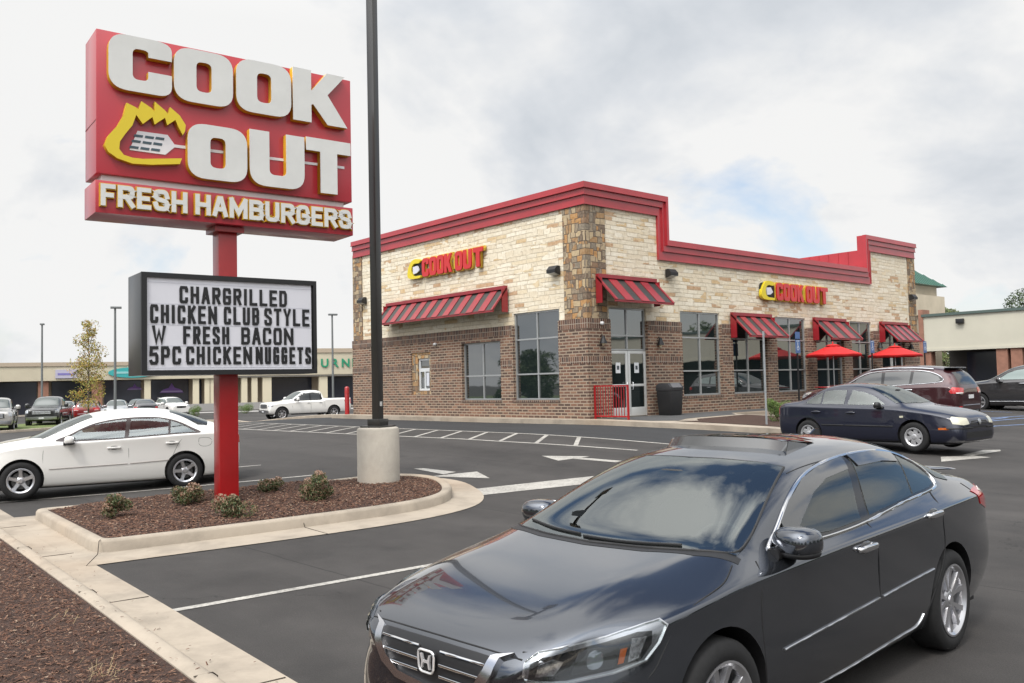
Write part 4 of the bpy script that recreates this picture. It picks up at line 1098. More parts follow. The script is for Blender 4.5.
for txt,u0,u1,z0,z1 in rows:
    n=len(txt); wt=[.45 if c=='I' else (1.15 if c in 'WN' else 1) for c in txt]; gapx=.034
    tot=(u1-u0)-(n-1)*gapx; x=u0
    for c,wv in zip(txt,wt):
        w=tot*wv/sum(wt); strokes(lb,c,x,z0,w,z1-z0,min(.043,w*.9),-.0225,-.004); x+=w+gapx
lb.build('message_letters',INK,rb,weld=False)
ST_['M']=[[(0,0),(0,1)],[(0,1),(.5,.22),(1,1)],[(1,1),(1,0)]]
def roundpl(pl,r):
    closed=pl[0]==pl[-1]; P=pl[:-1] if closed else pl; out=[]
    n=len(P)
    for i,p in enumerate(P):
        if not closed and i in(0,n-1): out.append(p); continue
        a=Vector(P[(i-1)%n])-Vector(p); b=Vector(P[(i+1)%n])-Vector(p)
        if abs(a.normalized().dot(b.normalized()))>.999 or p[0]==0 and (p[1] in(0,1)) and not (i and 0): 
            out.append(p); continue
        ra=min(r,a.length*.5); rb=min(r,b.length*.5); A=Vector(p)+a.normalized()*ra; B=Vector(p)+b.normalized()*rb
        for k in range(5):
            t=k/4; q=A*(1-t)**2+Vector(p)*2*t*(1-t)+B*t*t; out.append((q.x,q.y))
    if closed: out.append(out[0])
    return out
BK=dict(ST_)
HV={'S':[[(.98,.72),(.86,1),(.16,1),(.0,.86),(.04,.58),(.96,.44),(1,.14),(.84,0),(.12,0),(.0,.27)]],'G':[[(.98,.70),(.86,1),(.14,1),(0,.8),(0,.2),(.14,0),(.86,0),(1,.2),(1,.46),(.56,.46)]],
 'U':[[(0,1),(0,.14),(.16,0),(.84,0),(1,.14),(1,1)]],'R':[[(0,0),(0,1),(.95,1),(1,.75),(.92,.48),(0,.48)],[(.5,.48),(1,0)]],'B':[[(0,0),(0,1),(.88,1),(1,.78),(.86,.53),(0,.53)],[(.80,.53),(1,.40),(1,.12),(.86,0),(0,0)]]}
def heavy(mb,txt,u0,u1,z0,z1,t,grow,d0,dd):
    n=len(txt); wt=[1.22 if c=='M' else (.86 if c in 'FE' else 1) for c in txt]; gapx=.030; tot=(u1-u0)-(n-1)*gapx; x=u0
    for c,wv in zip(txt,wt):
        w=tot*wv/sum(wt)
        ST_[c]=[roundpl(pl,.22) for pl in HV.get(c,BK[c])] if c in 'SGURB' else BK[c]
        strokes(mb,c,x-grow,z0-grow,w+2*grow,z1-z0+2*grow,t+2*grow,d0,dd); x+=w+gapx
for txt,u0,u1,za,zb in (('FRESH',-1.80,-.635,4.20,4.505),('HAMBURGERS',-.52,1.985,4.20,4.505)):
    q=MB(); heavy(q,txt,u0,u1,za,zb,.066,.011,-.006,-.056); q.build('letter_back',YEL,lo,weld=False)
    q=MB(); heavy(q,txt,u0,u1,za,zb,.062,0,-.064,-.012); q.build('letter_face',WHITE,lo,weld=False)
# ------------------------------------------------------------------ wall signs on the restaurant
def wall_sign(side,u0,u1,z0,z1,label):
    s=thing('wall_sign',label,'sign',tuple(BO+Vector(wallpts(side,(u0+u1)/2,(z0+z1)/2,0.05))),0,'red and yellow signs on the restaurant walls')
    L=u1-u0; H=z1-z0
    if side=='L': Mx=Matrix(((1,0,0,-L/2),(0,0,-1,-.0),(0,1,0,-H/2),(0,0,0,1)))
    else: Mx=Matrix(((0,0,1,0),(1,0,0,-L/2),(0,1,0,-H/2),(0,0,0,1)))
    RS=mat('wall_letter_red',(.50,.012,.014),.35,0,.3,.2)
    # flame ring with dark panel and small spatula
    ring=[bez([(0,-.02,.45),(.95,-.02,.1),(.95,.12,.05),(.40,.12,.2),(.26,.45,.2),(.40,.85,.2),(.88,.80,.1),(.95,1.02,.2),(.35,1.12,.4),(.0,.55,.5)],6)]
    ring=[[(a*.95,b*H) for a,b in ring[0]]]
    bg=place_mesh(curve_mesh([bez([(.05,.04,.2),(.98,.04,.1),(.98,.66,.1),(.05,.66,.2)])],.06),Mx@Matrix.Translation((0,0,.04)),'emblem_back',M['black'],s)
    place_mesh(curve_mesh(ring,.13),Mx@Matrix.Translation((0,0,.085)),'flame',mat('emblem_yellow',(.66,.52,.02),.4),s)
    place_mesh(curve_mesh([[(.38,.18),(.62,.20),(.80,.30),(.66,.48),(.36,.46)]],.05),Mx@Matrix.Translation((0,0,.11)),'spatula',mat('emblem_white',(.6,.6,.66),.4),s)
    n=0; t0=1.02; wL=(L-t0)
    ws=[('C',0,.118),('O',.128,.118),('O',.256,.118),('K',.384,.128),('O',.560,.118),('U',.690,.130),('T',.845,.150)]
    for ch,a,w in ws:
        o=[[(t0+(a+x*w)*wL,y*H) for x,y in lp] for lp in glyph(ch)]
        gr=[[(t0+(a-.010+x*(w+.020))*wL,-.035+y*(H+.07)) for x,y in glyph(ch)[0]]]
        b=place_mesh(curve_mesh(gr,.10),Mx@Matrix.Translation((0,0,.06)),'letter',mat('letter_back_yellow',(.55,.36,.04),.5),s)
        place_mesh(curve_mesh(o,.05),Mx@Matrix.Translation((0,0,.14)),'letter_face',RS,b)
    kb=MB()
    q=[Mx@Vector(v) for v in ((t0+.515*wL,.10,.02),(t0+.55*wL,.10,.02),(t0+.55*wL,H*.8,.02),(t0+.515*wL,H*.8,.02))]; kb.extr(q,(Mx.to_3x3()@Vector((0,0,.07)))); kb.build('flame_mark',mat('mark_yellow',(.5,.38,.03),.5),s)
    return s
# left wall runs towards -x, so its sign starts at u=9.64 and reads towards the corner
wall_sign('L',4.84,9.62,5.36,6.06,'red COOK OUT lettering with yellow flame over the long drive-through awning')
wall_sign('R',9.38,14.25,4.18,4.86,'red COOK OUT lettering with yellow flame above the parking side windows')
# ------------------------------------------------------------------ vehicles
def dress(c, P, hero=False):
    cell=.035 if hero else .09; R=c.root
    opened=P.get('open',False); side_holes=[]; 
    def shrink(pl,d):
        cx=sum(p[0] for p in pl)/len(pl); cy=sum(p[1] for p in pl)/len(pl); out=[]
        for a,b in pl:
            L=hypot(a-cx,b-cy); out.append((cx+(a-cx)*(1-d/L),cy+(b-cy)*(1-d/L)))
        return out
    if opened:
        side_holes=[shrink(g,.018) for g in P['glass']]
        c.cut_openings(side_holes,[shrink(P['ws'],.035)]+([shrink(P['rw'],.035)] if P.get('rw') else []))
    for sg in (1,-1):
        c.patch('window_surround',P.get('surround',M['gloss_black']),'side',smooth_poly(P['dlo'],4),.002,cell,sg,holes=side_holes,depth=.012)
        for g in P['glass']: 
            c.patch('side_window',P.get('glassmat',M['carglass']),'side',g,.006,cell,sg,depth=.004 if opened else .012)
        if P.get('chrome'): c.line('window_trim',P.get('trim_mat',M['chrome']),'side',smooth_poly(P['dlo'],4),P['chrome'],.002,sg,closed=True)
        if P.get('seams'):
            for s_ in P['seams']: c.line('panel_gap',M['seam'],'side',smooth_poly(s_,4,False),P.get('seam_r',.004),-.0015,sg,step=.06)
        for (x,z) in P.get('handles',[]):
            p,n=c.ray('side',x,z,sg); h=MB(); h.sell(p+Vector((0,sg*.022,0)),(.115,.016,.019),3,16,8)
            h.sell(p+Vector((.10,sg*.010,0)),(.018,.022,.016),2.5,10,6); h.sell(p+Vector((-.10,sg*.010,0)),(.018,.022,.016),2.5,10,6)
            o=h.build('door_handle',P.get('handle_mat',c.paint),R,smooth=60)
            k=MB(); k.sell(p+Vector((0,-sg*.002,0)),(.075,.012,.036),2.2,16,8); k.build('handle_recess',P.get('recess',M['black']),o,smooth=60)
        if P.get('mold'):
            for seg in P['mold']: c.line('side_moulding',P.get('mold_mat',M['satin']),'side',seg,P.get('mold_r',.008),.004,sg)
        if P.get('mirror'):
            mx,my,mz,rx,ry,rz_=P['mirror']
            m=MB(); m.sell((mx,sg*my,mz),(rx,ry,rz_),2.7,24,14,Matrix.Rotation(-sg*.22,3,'Z')); o=m.build('door_mirror',P.get('mirror_mat',c.paint),R,smooth=60)
            b=MB(); p,n=c.ray('side',mx+.10,mz-.065,sg); b.tube([tuple(p),(mx+.03,sg*(my-ry*.6),mz-rz_*.75)],[.035,.028],8); b.sell((mx-.004,sg*my,mz-rz_*.72),(rx*.93,ry*.93,rz_*.42),2.4,20,8,Matrix.Rotation(-sg*.22,3,'Z')); b.build('mirror_base',M['black'],o,smooth=60)
            g=MB(); g.sell((mx-rx*.86,sg*my,mz+.004),(.014,ry*.85,rz_*.78),3,16,8,Matrix.Rotation(-sg*.22,3,'Z')); g.build('mirror_glass',M['chrome'],o,smooth=60)
        if P.get('head'):
            h=c.patch('headlight',P.get('head_mat',M['lamp_clear']),'diag',P['head'],.006,cell*.7,sg)
            for (nm,mt,pl,of) in P.get('head_in',[]): c.patch(nm,mt,'diag',pl,of,cell*.7,sg,parent=h,depth=.006)
        if P.get('tail'):
            t=c.patch('tail_light',M['redlens'],'rdiag',P['tail'],.006,cell*.7,sg)
            for (nm,mt,pl,of) in P.get('tail_in',[]): c.patch(nm,mt,'rdiag',pl,of,cell,sg,parent=t)
        for (nm,mt,mode,pl,of) in P.get('side_extra',[]): c.patch(nm,mt,mode,pl,of,cell,sg)
    if opened:
        c.patch('windscreen_border',M['gloss_black'],'top',P['ws'],.0025,cell,holes=[shrink(P['ws'],.045)],depth=.004)
        if P.get('rw'): c.patch('rear_window_border',M['gloss_black'],'top',P['rw'],.0025,cell,holes=[shrink(P['rw'],.045)],depth=.004)
    c.patch('windscreen',P.get('wsmat',M['windshield']),'top',P['ws'],.006,cell,depth=.003 if opened else .01)
    if P.get('rw'): c.patch('rear_window',P.get('glassmat',M['carglass']),P.get('rwmode','top'),P['rw'],.004,cell)
    if P.get('cowl'): c.patch('cowl',M['black'],'top',P['cowl'],.002,cell)
    for (nm,mt,mode,pl,of) in P.get('extra',[]): c.patch(nm,mt,mode,pl,of,cell)
    for (nm,mt,mode,pts,r,of) in P.get('lines',[]): c.line(nm,mt,mode,pts,r,of)
def interior(c, ky=1.0, hz=1.0, xoff=0.0, wheel_side=1, sm=None):
    R=c.root; sm=sm or M['seat']
    def seat(x,y,w=.26,back=1.0,head=True):
        m=MB(); m.sell((x+.18,y,.42*hz),(.27,w,.10),3.2,16,10); m.sell((x-.12,y,.74*hz),(.085,w*.95,.32*hz),3.2,16,12,Matrix.Rotation(-.26,3,'Y'))
        o=m.build('seat',sm,R,smooth=60,weld=False)
        if head: h=MB(); h.sell((x-.235,y,1.13*hz),(.055,.13,.085),3,14,10,Matrix.Rotation(-.2,3,'Y')); h.tube([(x-.22,y-.05,.98*hz),(x-.235,y-.05,1.10*hz)],.008,5); h.tube([(x-.22,y+.05,.98*hz),(x-.235,y+.05,1.10*hz)],.008,5); h.build('headrest',sm,o,smooth=60,weld=False)
    for s_ in (1,-1): seat(.02+xoff,s_*.36*ky)
    seat(-.92+xoff,0,.60*ky,head=False)
    for s_ in (1,-1):
        h=MB(); h.sell((-1.19+xoff,s_*.36*ky,1.07*hz),(.05,.12,.075),3,14,10); h.build('headrest',sm,R,smooth=60)
    d=MB(); d.sell((1.0+xoff,0,.82*hz),(.30,.74*ky,.125),3.4,40,12); d.sell((.80+xoff,wheel_side*.36*ky,.93*hz),(.12,.19,.05),2.6,16,8); d.build('dashboard',M['dash'],R,smooth=60,weld=False)
    w=MB(); cx,cy,cz=.60+xoff,wheel_side*.36*ky,.86*hz; ring=[]
    for k in range(25):
        a=2*pi*k/24; ring.append((cx-.19*.42*sin(a)*-1*-1,cy+.185*cos(a),cz+.185*sin(a)*.90))
    w.tube(ring,.015,8,cap=False); w.sell((cx+.01,cy,cz-.01),(.03,.075,.06),2.5,14,8)
    for a in (0,pi,1.5*pi): w.tube([(cx+.01,cy,cz),(cx-.19*.42*sin(a),cy+.18*cos(a),cz+.18*sin(a)*.9)],.014,6)
    w.build('steering_wheel',M['dash'],R,smooth=60,weld=False)
    l=MB(); l.box(-1.95+xoff,1.2+xoff,-.74*ky,.74*ky,.24,.27); l.build('cabin_floor',M['dash'],R)
    for s_ in (1,-1): l=MB(); l.box(-1.35+xoff,1.0+xoff,s_*.80*ky-.015,s_*.80*ky+.015,.27,.92*hz); l.build('door_lining',M['liner'],R)
    l=MB(); l.box(-1.95+xoff,-1.28+xoff,-.66*ky,.66*ky,.955*hz,.975*hz); l.build('parcel_shelf',M['dash'],R)
    m=MB(); m.sell((.50+xoff,0,1.285*hz),(.02,.11,.032),3,14,8); m.build('rear_view_mirror',M['dash'],R,smooth=60)
def sym(half):
    """half outline given for +y, mirrored; points (a, y)"""
    return half+[(a,-b) for a,b in half[::-1] if abs(b)>1e-6]
def symf(half):
    return half+[(-a,b) for a,b in half[::-1] if abs(a)>1e-6]
def wheels(c, y, w, rim_r, style, rm, ph=(0,.3)):
    for i,x in enumerate(c.wh[:2]):
        for sg in (1,-1): wheel(c.root,x,sg*(y-w/2),sg,c.r,rim_r,w,style,rm,ph[i])
def under(c,x0,x1,y,z0=.16,z1=.42):
    m=MB(); m.box(x0,x1,-y,y,z0,z1); m.build('underbody',M['black'],c.root)
# ---- the grey sedan
PG=paint('paint_graphite',(.082,.090,.106),.88,.13); PG.node_tree.nodes['Principled BSDF'].inputs['Coat IOR'].default_value=1.52
def dusty(m,lo=.008,hi=.07):
    nt=m.node_tree; b=nt.nodes['Principled BSDF']; tc=nt.nodes.new('ShaderNodeTexCoord'); n=nt.nodes.new('ShaderNodeTexNoise'); n.inputs['Scale'].default_value=3.5; n.inputs['Detail'].default_value=7; n.inputs['Roughness'].default_value=.7
    r=nt.nodes.new('ShaderNodeMapRange'); r.inputs[1].default_value=.45; r.inputs[2].default_value=.8; r.inputs[3].default_value=lo; r.inputs[4].default_value=hi
    nt.links.new(tc.outputs['Object'],n.inputs['Vector']); nt.links.new(n.outputs[0],r.inputs[0]); nt.links.new(r.outputs[0],b.inputs['Coat Roughness'])
dusty(PG)
acc=Car(ACC,'parked_car','dark grey sedan with chrome window trim and raised sunroof parked nearest in the foreground','car',ACC_POS,ACC_RZ,PG,(1.388,-1.388,.895),.333,nx=170,ns=80,arch=.042,archz=.012)
HI=[('lamp_bowl',mat('lamp_bowl',(.03,.031,.034),.18,.2,1),[(-.945,.635),(-.93,.700),(-.88,.725),(-.79,.742),(-.634,.760),(-.50,.785),(-.44,.785),(-.445,.735),(-.49,.680),(-.61,.652),(-.79,.628)],.008),('reflector',mat('bright_reflector',(.40,.41,.43),.22,.8,1,noise=(45,.7)),[(-.915,.650),(-.84,.652),(-.80,.700),(-.84,.722),(-.90,.700)],.010),
    ('projector',M['lamp_dark'],[(-.775,.645),(-.60,.660),(-.575,.750),(-.74,.738)],.009),
    ('projector_lens',mat('projector_lens',(.30,.33,.36),.03,.7,1),bez([(-.715,.658,.04),(-.645,.662,.04),(-.64,.735,.04),(-.705,.732,.04)],5),.0125),
    ('turn_signal',M['amber'],[(-.585,.672),(-.562,.676),(-.545,.735),(-.572,.732)],.0115),
    ('reflector',mat('bright_reflector'),[(-.545,.675),(-.50,.690),(-.465,.770),(-.525,.765)],.0115)]
dress(acc,dict(open=True,glassmat=M['tintglass'],wsmat=M['clearglass'],dlo=[(.80,.985),(.655,1.055),(.43,1.178),(.18,1.272),(-.07,1.320),(-.45,1.352),(-.88,1.352),(-1.20,1.315),(-1.42,1.235),(-1.52,1.15),(-1.50,1.085),(-1.38,1.062),(-.86,1.036),(-.245,.988),(.217,.970),(.55,.970),(.76,.973),(.80,.978)],
 glass=[[(.60,1.005),(.585,1.075),(.42,1.158),(.18,1.250),(-.07,1.300),(-.40,1.328),(-.30,1.160),(-.20,1.005),(.2,.99)],
        [(-.50,1.333),(-.88,1.334),(-1.14,1.305),(-1.085,1.18),(-1.015,1.063),(-.85,1.052),(-.33,1.015),(-.40,1.15)],
        [(-1.175,1.295),(-1.38,1.225),(-1.475,1.145),(-1.455,1.095),(-1.35,1.080),(-1.05,1.066),(-1.115,1.18)]],
 chrome=.0125, seam_r=.0052, seams=[[(.97,.945),(1.03,.86),(1.055,.72),(1.04,.50),(.99,.30),(.97,.20)],[(-.245,.985),(-.25,.86),(-.262,.55),(-.25,.20)],[(-1.33,1.055),(-1.26,.96),(-1.25,.86),(-1.275,.74),(-1.22,.60),(-1.08,.44),(-.99,.33),(-.96,.22)],
   [(-1.97,1.05),(-2.0,.98)]],
 handles=[(-.085,.872),(-1.085,.942)],handle_mat=M['chrome'],recess=mat('handle_cup',(.02,.02,.021),.3,.3,1),
 mold=[[(.86,.507),(.3,.532),(-.245,.557)],[(-.29,.558),(-1.06,.594)]],mold_mat=M['satin'],mold_r=.0065,
 mirror=(.71,.905,1.015,.105,.122,.074),
 head=[(-.965,.655),(-.955,.705),(-.90,.742),(-.795,.762),(-.634,.782),(-.472,.812),(-.405,.822),(-.370,.800),(-.405,.735),(-.465,.668),(-.60,.635),(-.79,.612),(-.93,.60)],head_mat=mat('headlight_rim',(.30,.31,.33),.15,.7,1),head_in=HI,
 tail=[(-.50,1.0),(-.54,.90),(-.66,.85),(-.97,.86),(-.99,.97),(-.80,1.01),(-.6,1.01)],tail_in=[('reverse_lens',M['whitelens'],[(-.62,.985),(-.70,.995),(-.74,1.0),(-.66,.96)],.01)],
 ws=sym([(1.268,0),(1.245,.35),(1.185,.60),(1.06,.765),(.84,.728),(.56,.655),(.20,.560),(.285,.34),(.315,0)]),
 rw=sym([(-1.20,0),(-1.18,.30),(-1.14,.50),(-1.40,.60),(-1.62,.72),(-1.80,.735),(-1.93,.45),(-1.96,0)]),
 cowl=sym([(1.315,0),(1.29,.36),(1.225,.63),(1.10,.80),(1.05,.785),(1.155,.60),(1.225,.35),(1.245,0)])[:],
 extra=[('grille',M['black'],'front',symf([(0,.705),(.28,.703),(.385,.700),(.38,.66),(.335,.585),(.24,.535),(0,.515)]),.004),
  ('lower_grille',M['black'],'front',symf([(0,.40),(.42,.39),(.46,.33),(.38,.28),(0,.27)]),.004),
  ('number_plate',M['plate'],'front',symf([(0,.47),(.15,.47),(.15,.38),(0,.38)]),.02)],
 lines=[]),hero=True)
interior(acc)
hc=[(-.955,.640),(-.948,.705),(-.895,.738),(-.795,.757),(-.634,.776),(-.472,.805),(-.41,.814),(-.382,.798),(-.413,.735),(-.470,.676),(-.60,.642),(-.79,.620)]
for s_ in (1,-1): acc.patch('headlight_cover',M['lampcover'],'diag',hc,.016,.03,s_,depth=.014)
# grille frame, bars and badge
c=acc
U=symf([(0,.545),(.24,.562),(.335,.605),(.385,.66),(.405,.703)])
outer=[(.535,.722),(.47,.700),(.455,.640),(.385,.552),(.27,.500),(0,.478)]; inner=[(0,.515),(.245,.535),(.345,.59),(.40,.655),(.415,.700),(.445,.708)]
halfU=outer+inner
for s_ in (1,-1): c.patch('grille_surround',mat('satin_chrome',(.60,.60,.62),.24,1),'front',[(a*s_*.90,b) for a,b in (halfU if s_>0 else halfU[::-1])],.020,.03,depth=.02)
for z,hw in ((.668,.36),(.617,.335),(.567,.28)):
    for s_ in (1,-1):
        m=MB(); c.line('g',None,'front',[(s_*.075,z),(s_*hw,z)],.0068,.012,mb=m,step=.03); m.build('grille_bar',M['chrome'],c.root,smooth=60,weld=False)
em=MB(); ex=2.395
ring=bez([(-.050,.573,.028),(.050,.573,.028),(.057,.669,.028),(-.057,.669,.028)],5)
em.tube([(ex,a,b) for a,b in ring+[ring[0],ring[1]]],.0055,8,cap=False)
for s_ in (1,-1): em.extr([(ex-.004,s_*.036,.652),(ex-.004,s_*.024,.652),(ex-.004,s_*.016,.628),(ex-.004,s_*.016,.614),(ex-.004,s_*.022,.590),(ex-.004,s_*.032,.590),(ex-.004,s_*.027,.62)],(.010,0,0))
em.box(ex-.004,ex+.005,-.018,.018,.615,.626); em.build('emblem',mat('badge_chrome',(.78,.78,.79),.18,.6),c.root,smooth=40,weld=False)
eb=MB(); eb.extr([(2.37,a*.9,.62+(b-.62)*.9) for a,b in ring],(.014,0,0)); eb.build('emblem_back',M['black'],c.root)
# seams of the bonnet
mb=MB()
for s_ in (1,-1):
    c.line('x',None,'top',smooth_poly([(2.28,s_*.50),(2.20,s_*.655),(2.06,s_*.762),(1.88,s_*.828),(1.79,s_*.845),(1.55,s_*.848),(1.34,s_*.845),(1.24,s_*.826),(1.14,s_*.790)],4,False),.0045,-.0015,mb=mb)
    c.line('x',None,'side',[(1.98,.60),(1.86,.575),(1.78,.56)],.0035,-.001,s_,mb=mb)
    c.line('x',None,'top',[(.24,s_*.60),(-.2,s_*.60),(-.7,s_*.59),(-1.1,s_*.58)],.004,-.001,mb=mb)
c.line('x',None,'front',symf([(0,.722),(.30,.720),(.45,.716),(.52,.712)])[::1] and [(-.52,.712),(-.45,.716),(-.3,.720),(0,.722),(.3,.720),(.45,.716),(.52,.712)],.0045,-.001,mb=mb)
mb.build('panel_gap',M['seam'],c.root,smooth=60,weld=False)
mb=MB(); c.line('x',None,'top',[(1.268,0),(1.245,.35),(1.185,.60),(1.06,.765),(.84,.728),(.56,.655),(.20,.560)],.008,.003,mb=mb); c.line('x',None,'top',[(1.268,0),(1.245,-.35),(1.185,-.60),(1.06,-.765),(.84,-.728),(.56,-.655),(.20,-.560),(.285,-.34),(.315,0),(.285,.34),(.20,.560)],.007,.002,mb=mb)
mb.build('windscreen_seal',M['rubber'],c.root,smooth=60,weld=False)
for a,b,nm in (((1.165,.52),(1.225,-.08),'w'),((1.205,-.12),(1.09,-.60),'w')):
    m=MB(); c.line('x',None,'top',smooth_poly([a,((a[0]+b[0])/2+.03,(a[1]+b[1])/2),b],4,False),.007,.012,mb=m); m.build('wiper',M['black'],c.root,smooth=60,weld=False)
# sill trim, vent visors
for s_ in (1,-1):
    c.line('sill_trim',M['satin'],'side',[(1.0,.205),(.16,.214),(-.654,.258),(-.87,.262),(-.915,.29),(-.925,.33)],.006,.003,s_)
    for pl in ([(.60,1.082),(.43,1.172),(.18,1.266),(-.07,1.314),(-.41,1.345),(-.37,1.275),(-.05,1.247),(.16,1.190),(.38,1.085),(.52,1.01),(.60,1.01)],[(-.49,1.347),(-.88,1.348),(-1.14,1.318),(-1.115,1.265),(-.88,1.285),(-.52,1.282)]):
        c.patch('vent_visor',mat('smoked_visor',(.03,.032,.034),.06,0,1,spec=.8),'side',pl,.013,.035,s_,depth=.006)
# raised sunroof lid with dark wind deflector
def roofz(x,y):
    return c.ray('top',x,y)[0].z
m=MB(); W_=.44
fr_=[(.045-.10*(abs(t)**2.2),t*W_) for t in [i/14-1 for i in range(29)]]
for i in range(len(fr_)-1):
    (x0,y0),(x1,y1)=fr_[i],fr_[i+1]
    z0,z1=roofz(x0,y0),roofz(x1,y1); h0=.058; h1=.058
    m.add([(x0,y0,z0-.004),(x1,y1,z1-.004),(x1-.045,y1*.97,z1+h1),(x0-.045,y0*.97,z0+h0),(x0-.085,y0*.95,z0+h0-.004),(x1-.085,y1*.95,z1+h1-.004),(x0-.09,y0*.95,z0-.004),(x1-.09,y1*.95,z1-.004)],[(0,1,2,3),(3,2,5,4),(4,5,7,6)])
for s_ in (1,-1):
    y=s_*W_; pts=[]
    m.add([(-.055,y,roofz(-.055,y)-.004),(-.34,y*.985,roofz(-.34,y)-.004),(-.34,y*.97,roofz(-.34,y)+.012),(-.12,y*.96,roofz(-.12,y)+.055)],[(0,1,2,3)])
o=m.build('sunroof_deflector',mat('smoked_deflector',(.028,.029,.030),.18,0,.6,.1),c.root,smooth=45)
g=MB(); n_=10
vs=[];fs=[]
for i in range(n_+1):
    for j in range(n_+1):
        x=-.08-.42*i/n_; y=-.40+.80*j/n_; k=1-i/n_
        vs.append((x,y,roofz(x,y)+.010+.044*k))
fs=[(i*(n_+1)+j,i*(n_+1)+j+1,(i+1)*(n_+1)+j+1,(i+1)*(n_+1)+j) for i in range(n_) for j in range(n_)]
b0=len(vs); vs+= [(x,y,z-.012) for x,y,z in vs]; fs+=[tuple(b0+k for k in f[::-1]) for f in fs]
g.add(vs,fs); g.build('sunroof_glass',mat('sunroof_glass',(.02,.024,.026),.02,spec=1,ior=1.7),c.root,smooth=60)
sp_=MB(); sp_.sell((-2.30,0,1.118),(.07,.62,.014),3,40,8); sp_.build('boot_spoiler',PG,c.root,smooth=60)
under(acc,-2.2,2.1,.74,.17,.5)
wheels(acc,.895,.225,.232,'ten',M['rim_silver'],(.35,.1))
an=MB(); p=c.ray('top',-1.25,0)[0]; an.extr([(p.x-.09,0.0,p.z),(p.x+.10,0,p.z+.01),(p.x-.02,0,p.z+.06),(p.x-.08,0,p.z+.06)],(0,.012,0)); an.build('antenna_fin',PG,c.root)

def T(tab,sx,sy,sz,dx=0): return [tuple([r[0]*sx+dx,r[1]]+[v*(sz if k in (4,6,8,9) else sy) for k,v in enumerate(r[2:])]) for r in tab]
def tab(t,sx,sy,sz,dx=0):
    out=[]
    for (x,zb,ws,wl,wm,wc,zk,wg,zg,wr,zr,zt) in t: out.append((x*sx+dx,zb,ws*sy,wl*sy,wm*sy,wc*sy,zk*sz,wg*sy,zg*sz,wr*sy,zr*sz,zt*sz))
    return out
# ---- white sedan
SON=tab(ACC,.985,1.0,1.045)
PW=paint('paint_white',(.70,.69,.66),0,.35)
son=Car(SON,'parked_car','white four door sedan with five spoke wheels parked behind the red sign post','car',(-17.95,5.12,-.205),radians(-102),PW,(1.365,-1.365,.90),.325,nx=110,ns=56,arch=.04,archz=.015)
LG=M['lightglass']
dress(son,dict(dlo=[(.82,.985),(.60,1.09),(.38,1.20),(.15,1.285),(-.2,1.345),(-.6,1.365),(-.95,1.345),(-1.25,1.265),(-1.50,1.14),(-1.66,1.035),(-1.3,1.025),(-.5,.99),(.2,.97)],
 glass=[[(.68,1.0),(.40,1.165),(.14,1.262),(-.20,1.318),(-.36,1.325),(-.31,1.0),(.2,.99)],[(-.44,1.33),(-.93,1.323),(-1.10,1.285),(-1.07,1.035),(-.38,1.01)],[(-1.14,1.27),(-1.27,1.225),(-1.44,1.13),(-1.56,1.05),(-1.11,1.04)]],
 glassmat=see_through('sedan_glass',(.80,.88,.84),2.3), wsmat=see_through('sedan_windscreen',(.82,.90,.86),2.4), open=True,surround=mat('brown_black_trim',(.03,.018,.016),.3),
 seams=[[(1.0,.93),(1.03,.7),(1.0,.35),(.97,.22)],[(-.37,.99),(-.38,.6),(-.37,.22)],[(-1.42,1.03),(-1.26,.88),(-1.16,.66),(-1.05,.42),(-.98,.24)],[(-1.62,.93),(-1.84,.93),(-1.84,.78),(-1.62,.78),(-1.62,.93)]],seam_r=.0035,
 handles=[(-.13,.825),(-1.13,.865)],mold=[[(.93,.50),(-.36,.52)],[(-.40,.52),(-1.08,.545)]],mold_mat=mat('moulding_grey',(.30,.27,.25),.5),mold_r=.007,  # side mouldings in one even warm grey
 mirror=(.60,.96,1.0,.085,.115,.075),head=[(-.93,.66),(-.9,.74),(-.6,.79),(-.40,.82),(-.38,.78),(-.48,.67),(-.8,.61)],tail=[(-.58,.99),(-.58,.82),(-.9,.80),(-.98,.95)],
 ws=sym([(1.24,0),(1.16,.56),(1.03,.745),(.56,.66),(.20,.56),(.30,0)]),rw=sym([(-1.20,0),(-1.14,.50),(-1.62,.71),(-1.80,.70),(-1.93,0)]),
 extra=[('grille',M['black'],'front',symf([(0,.68),(.30,.67),(.25,.56),(0,.54)]),.004)]))
interior(son,sm=mat('beige_seat',(.22,.19,.15),.85,noise=(6,.2)))
under(son,-2.15,2.05,.72); wheels(son,.90,.215,.215,'five',M['rim_silver'],(.3,.0))
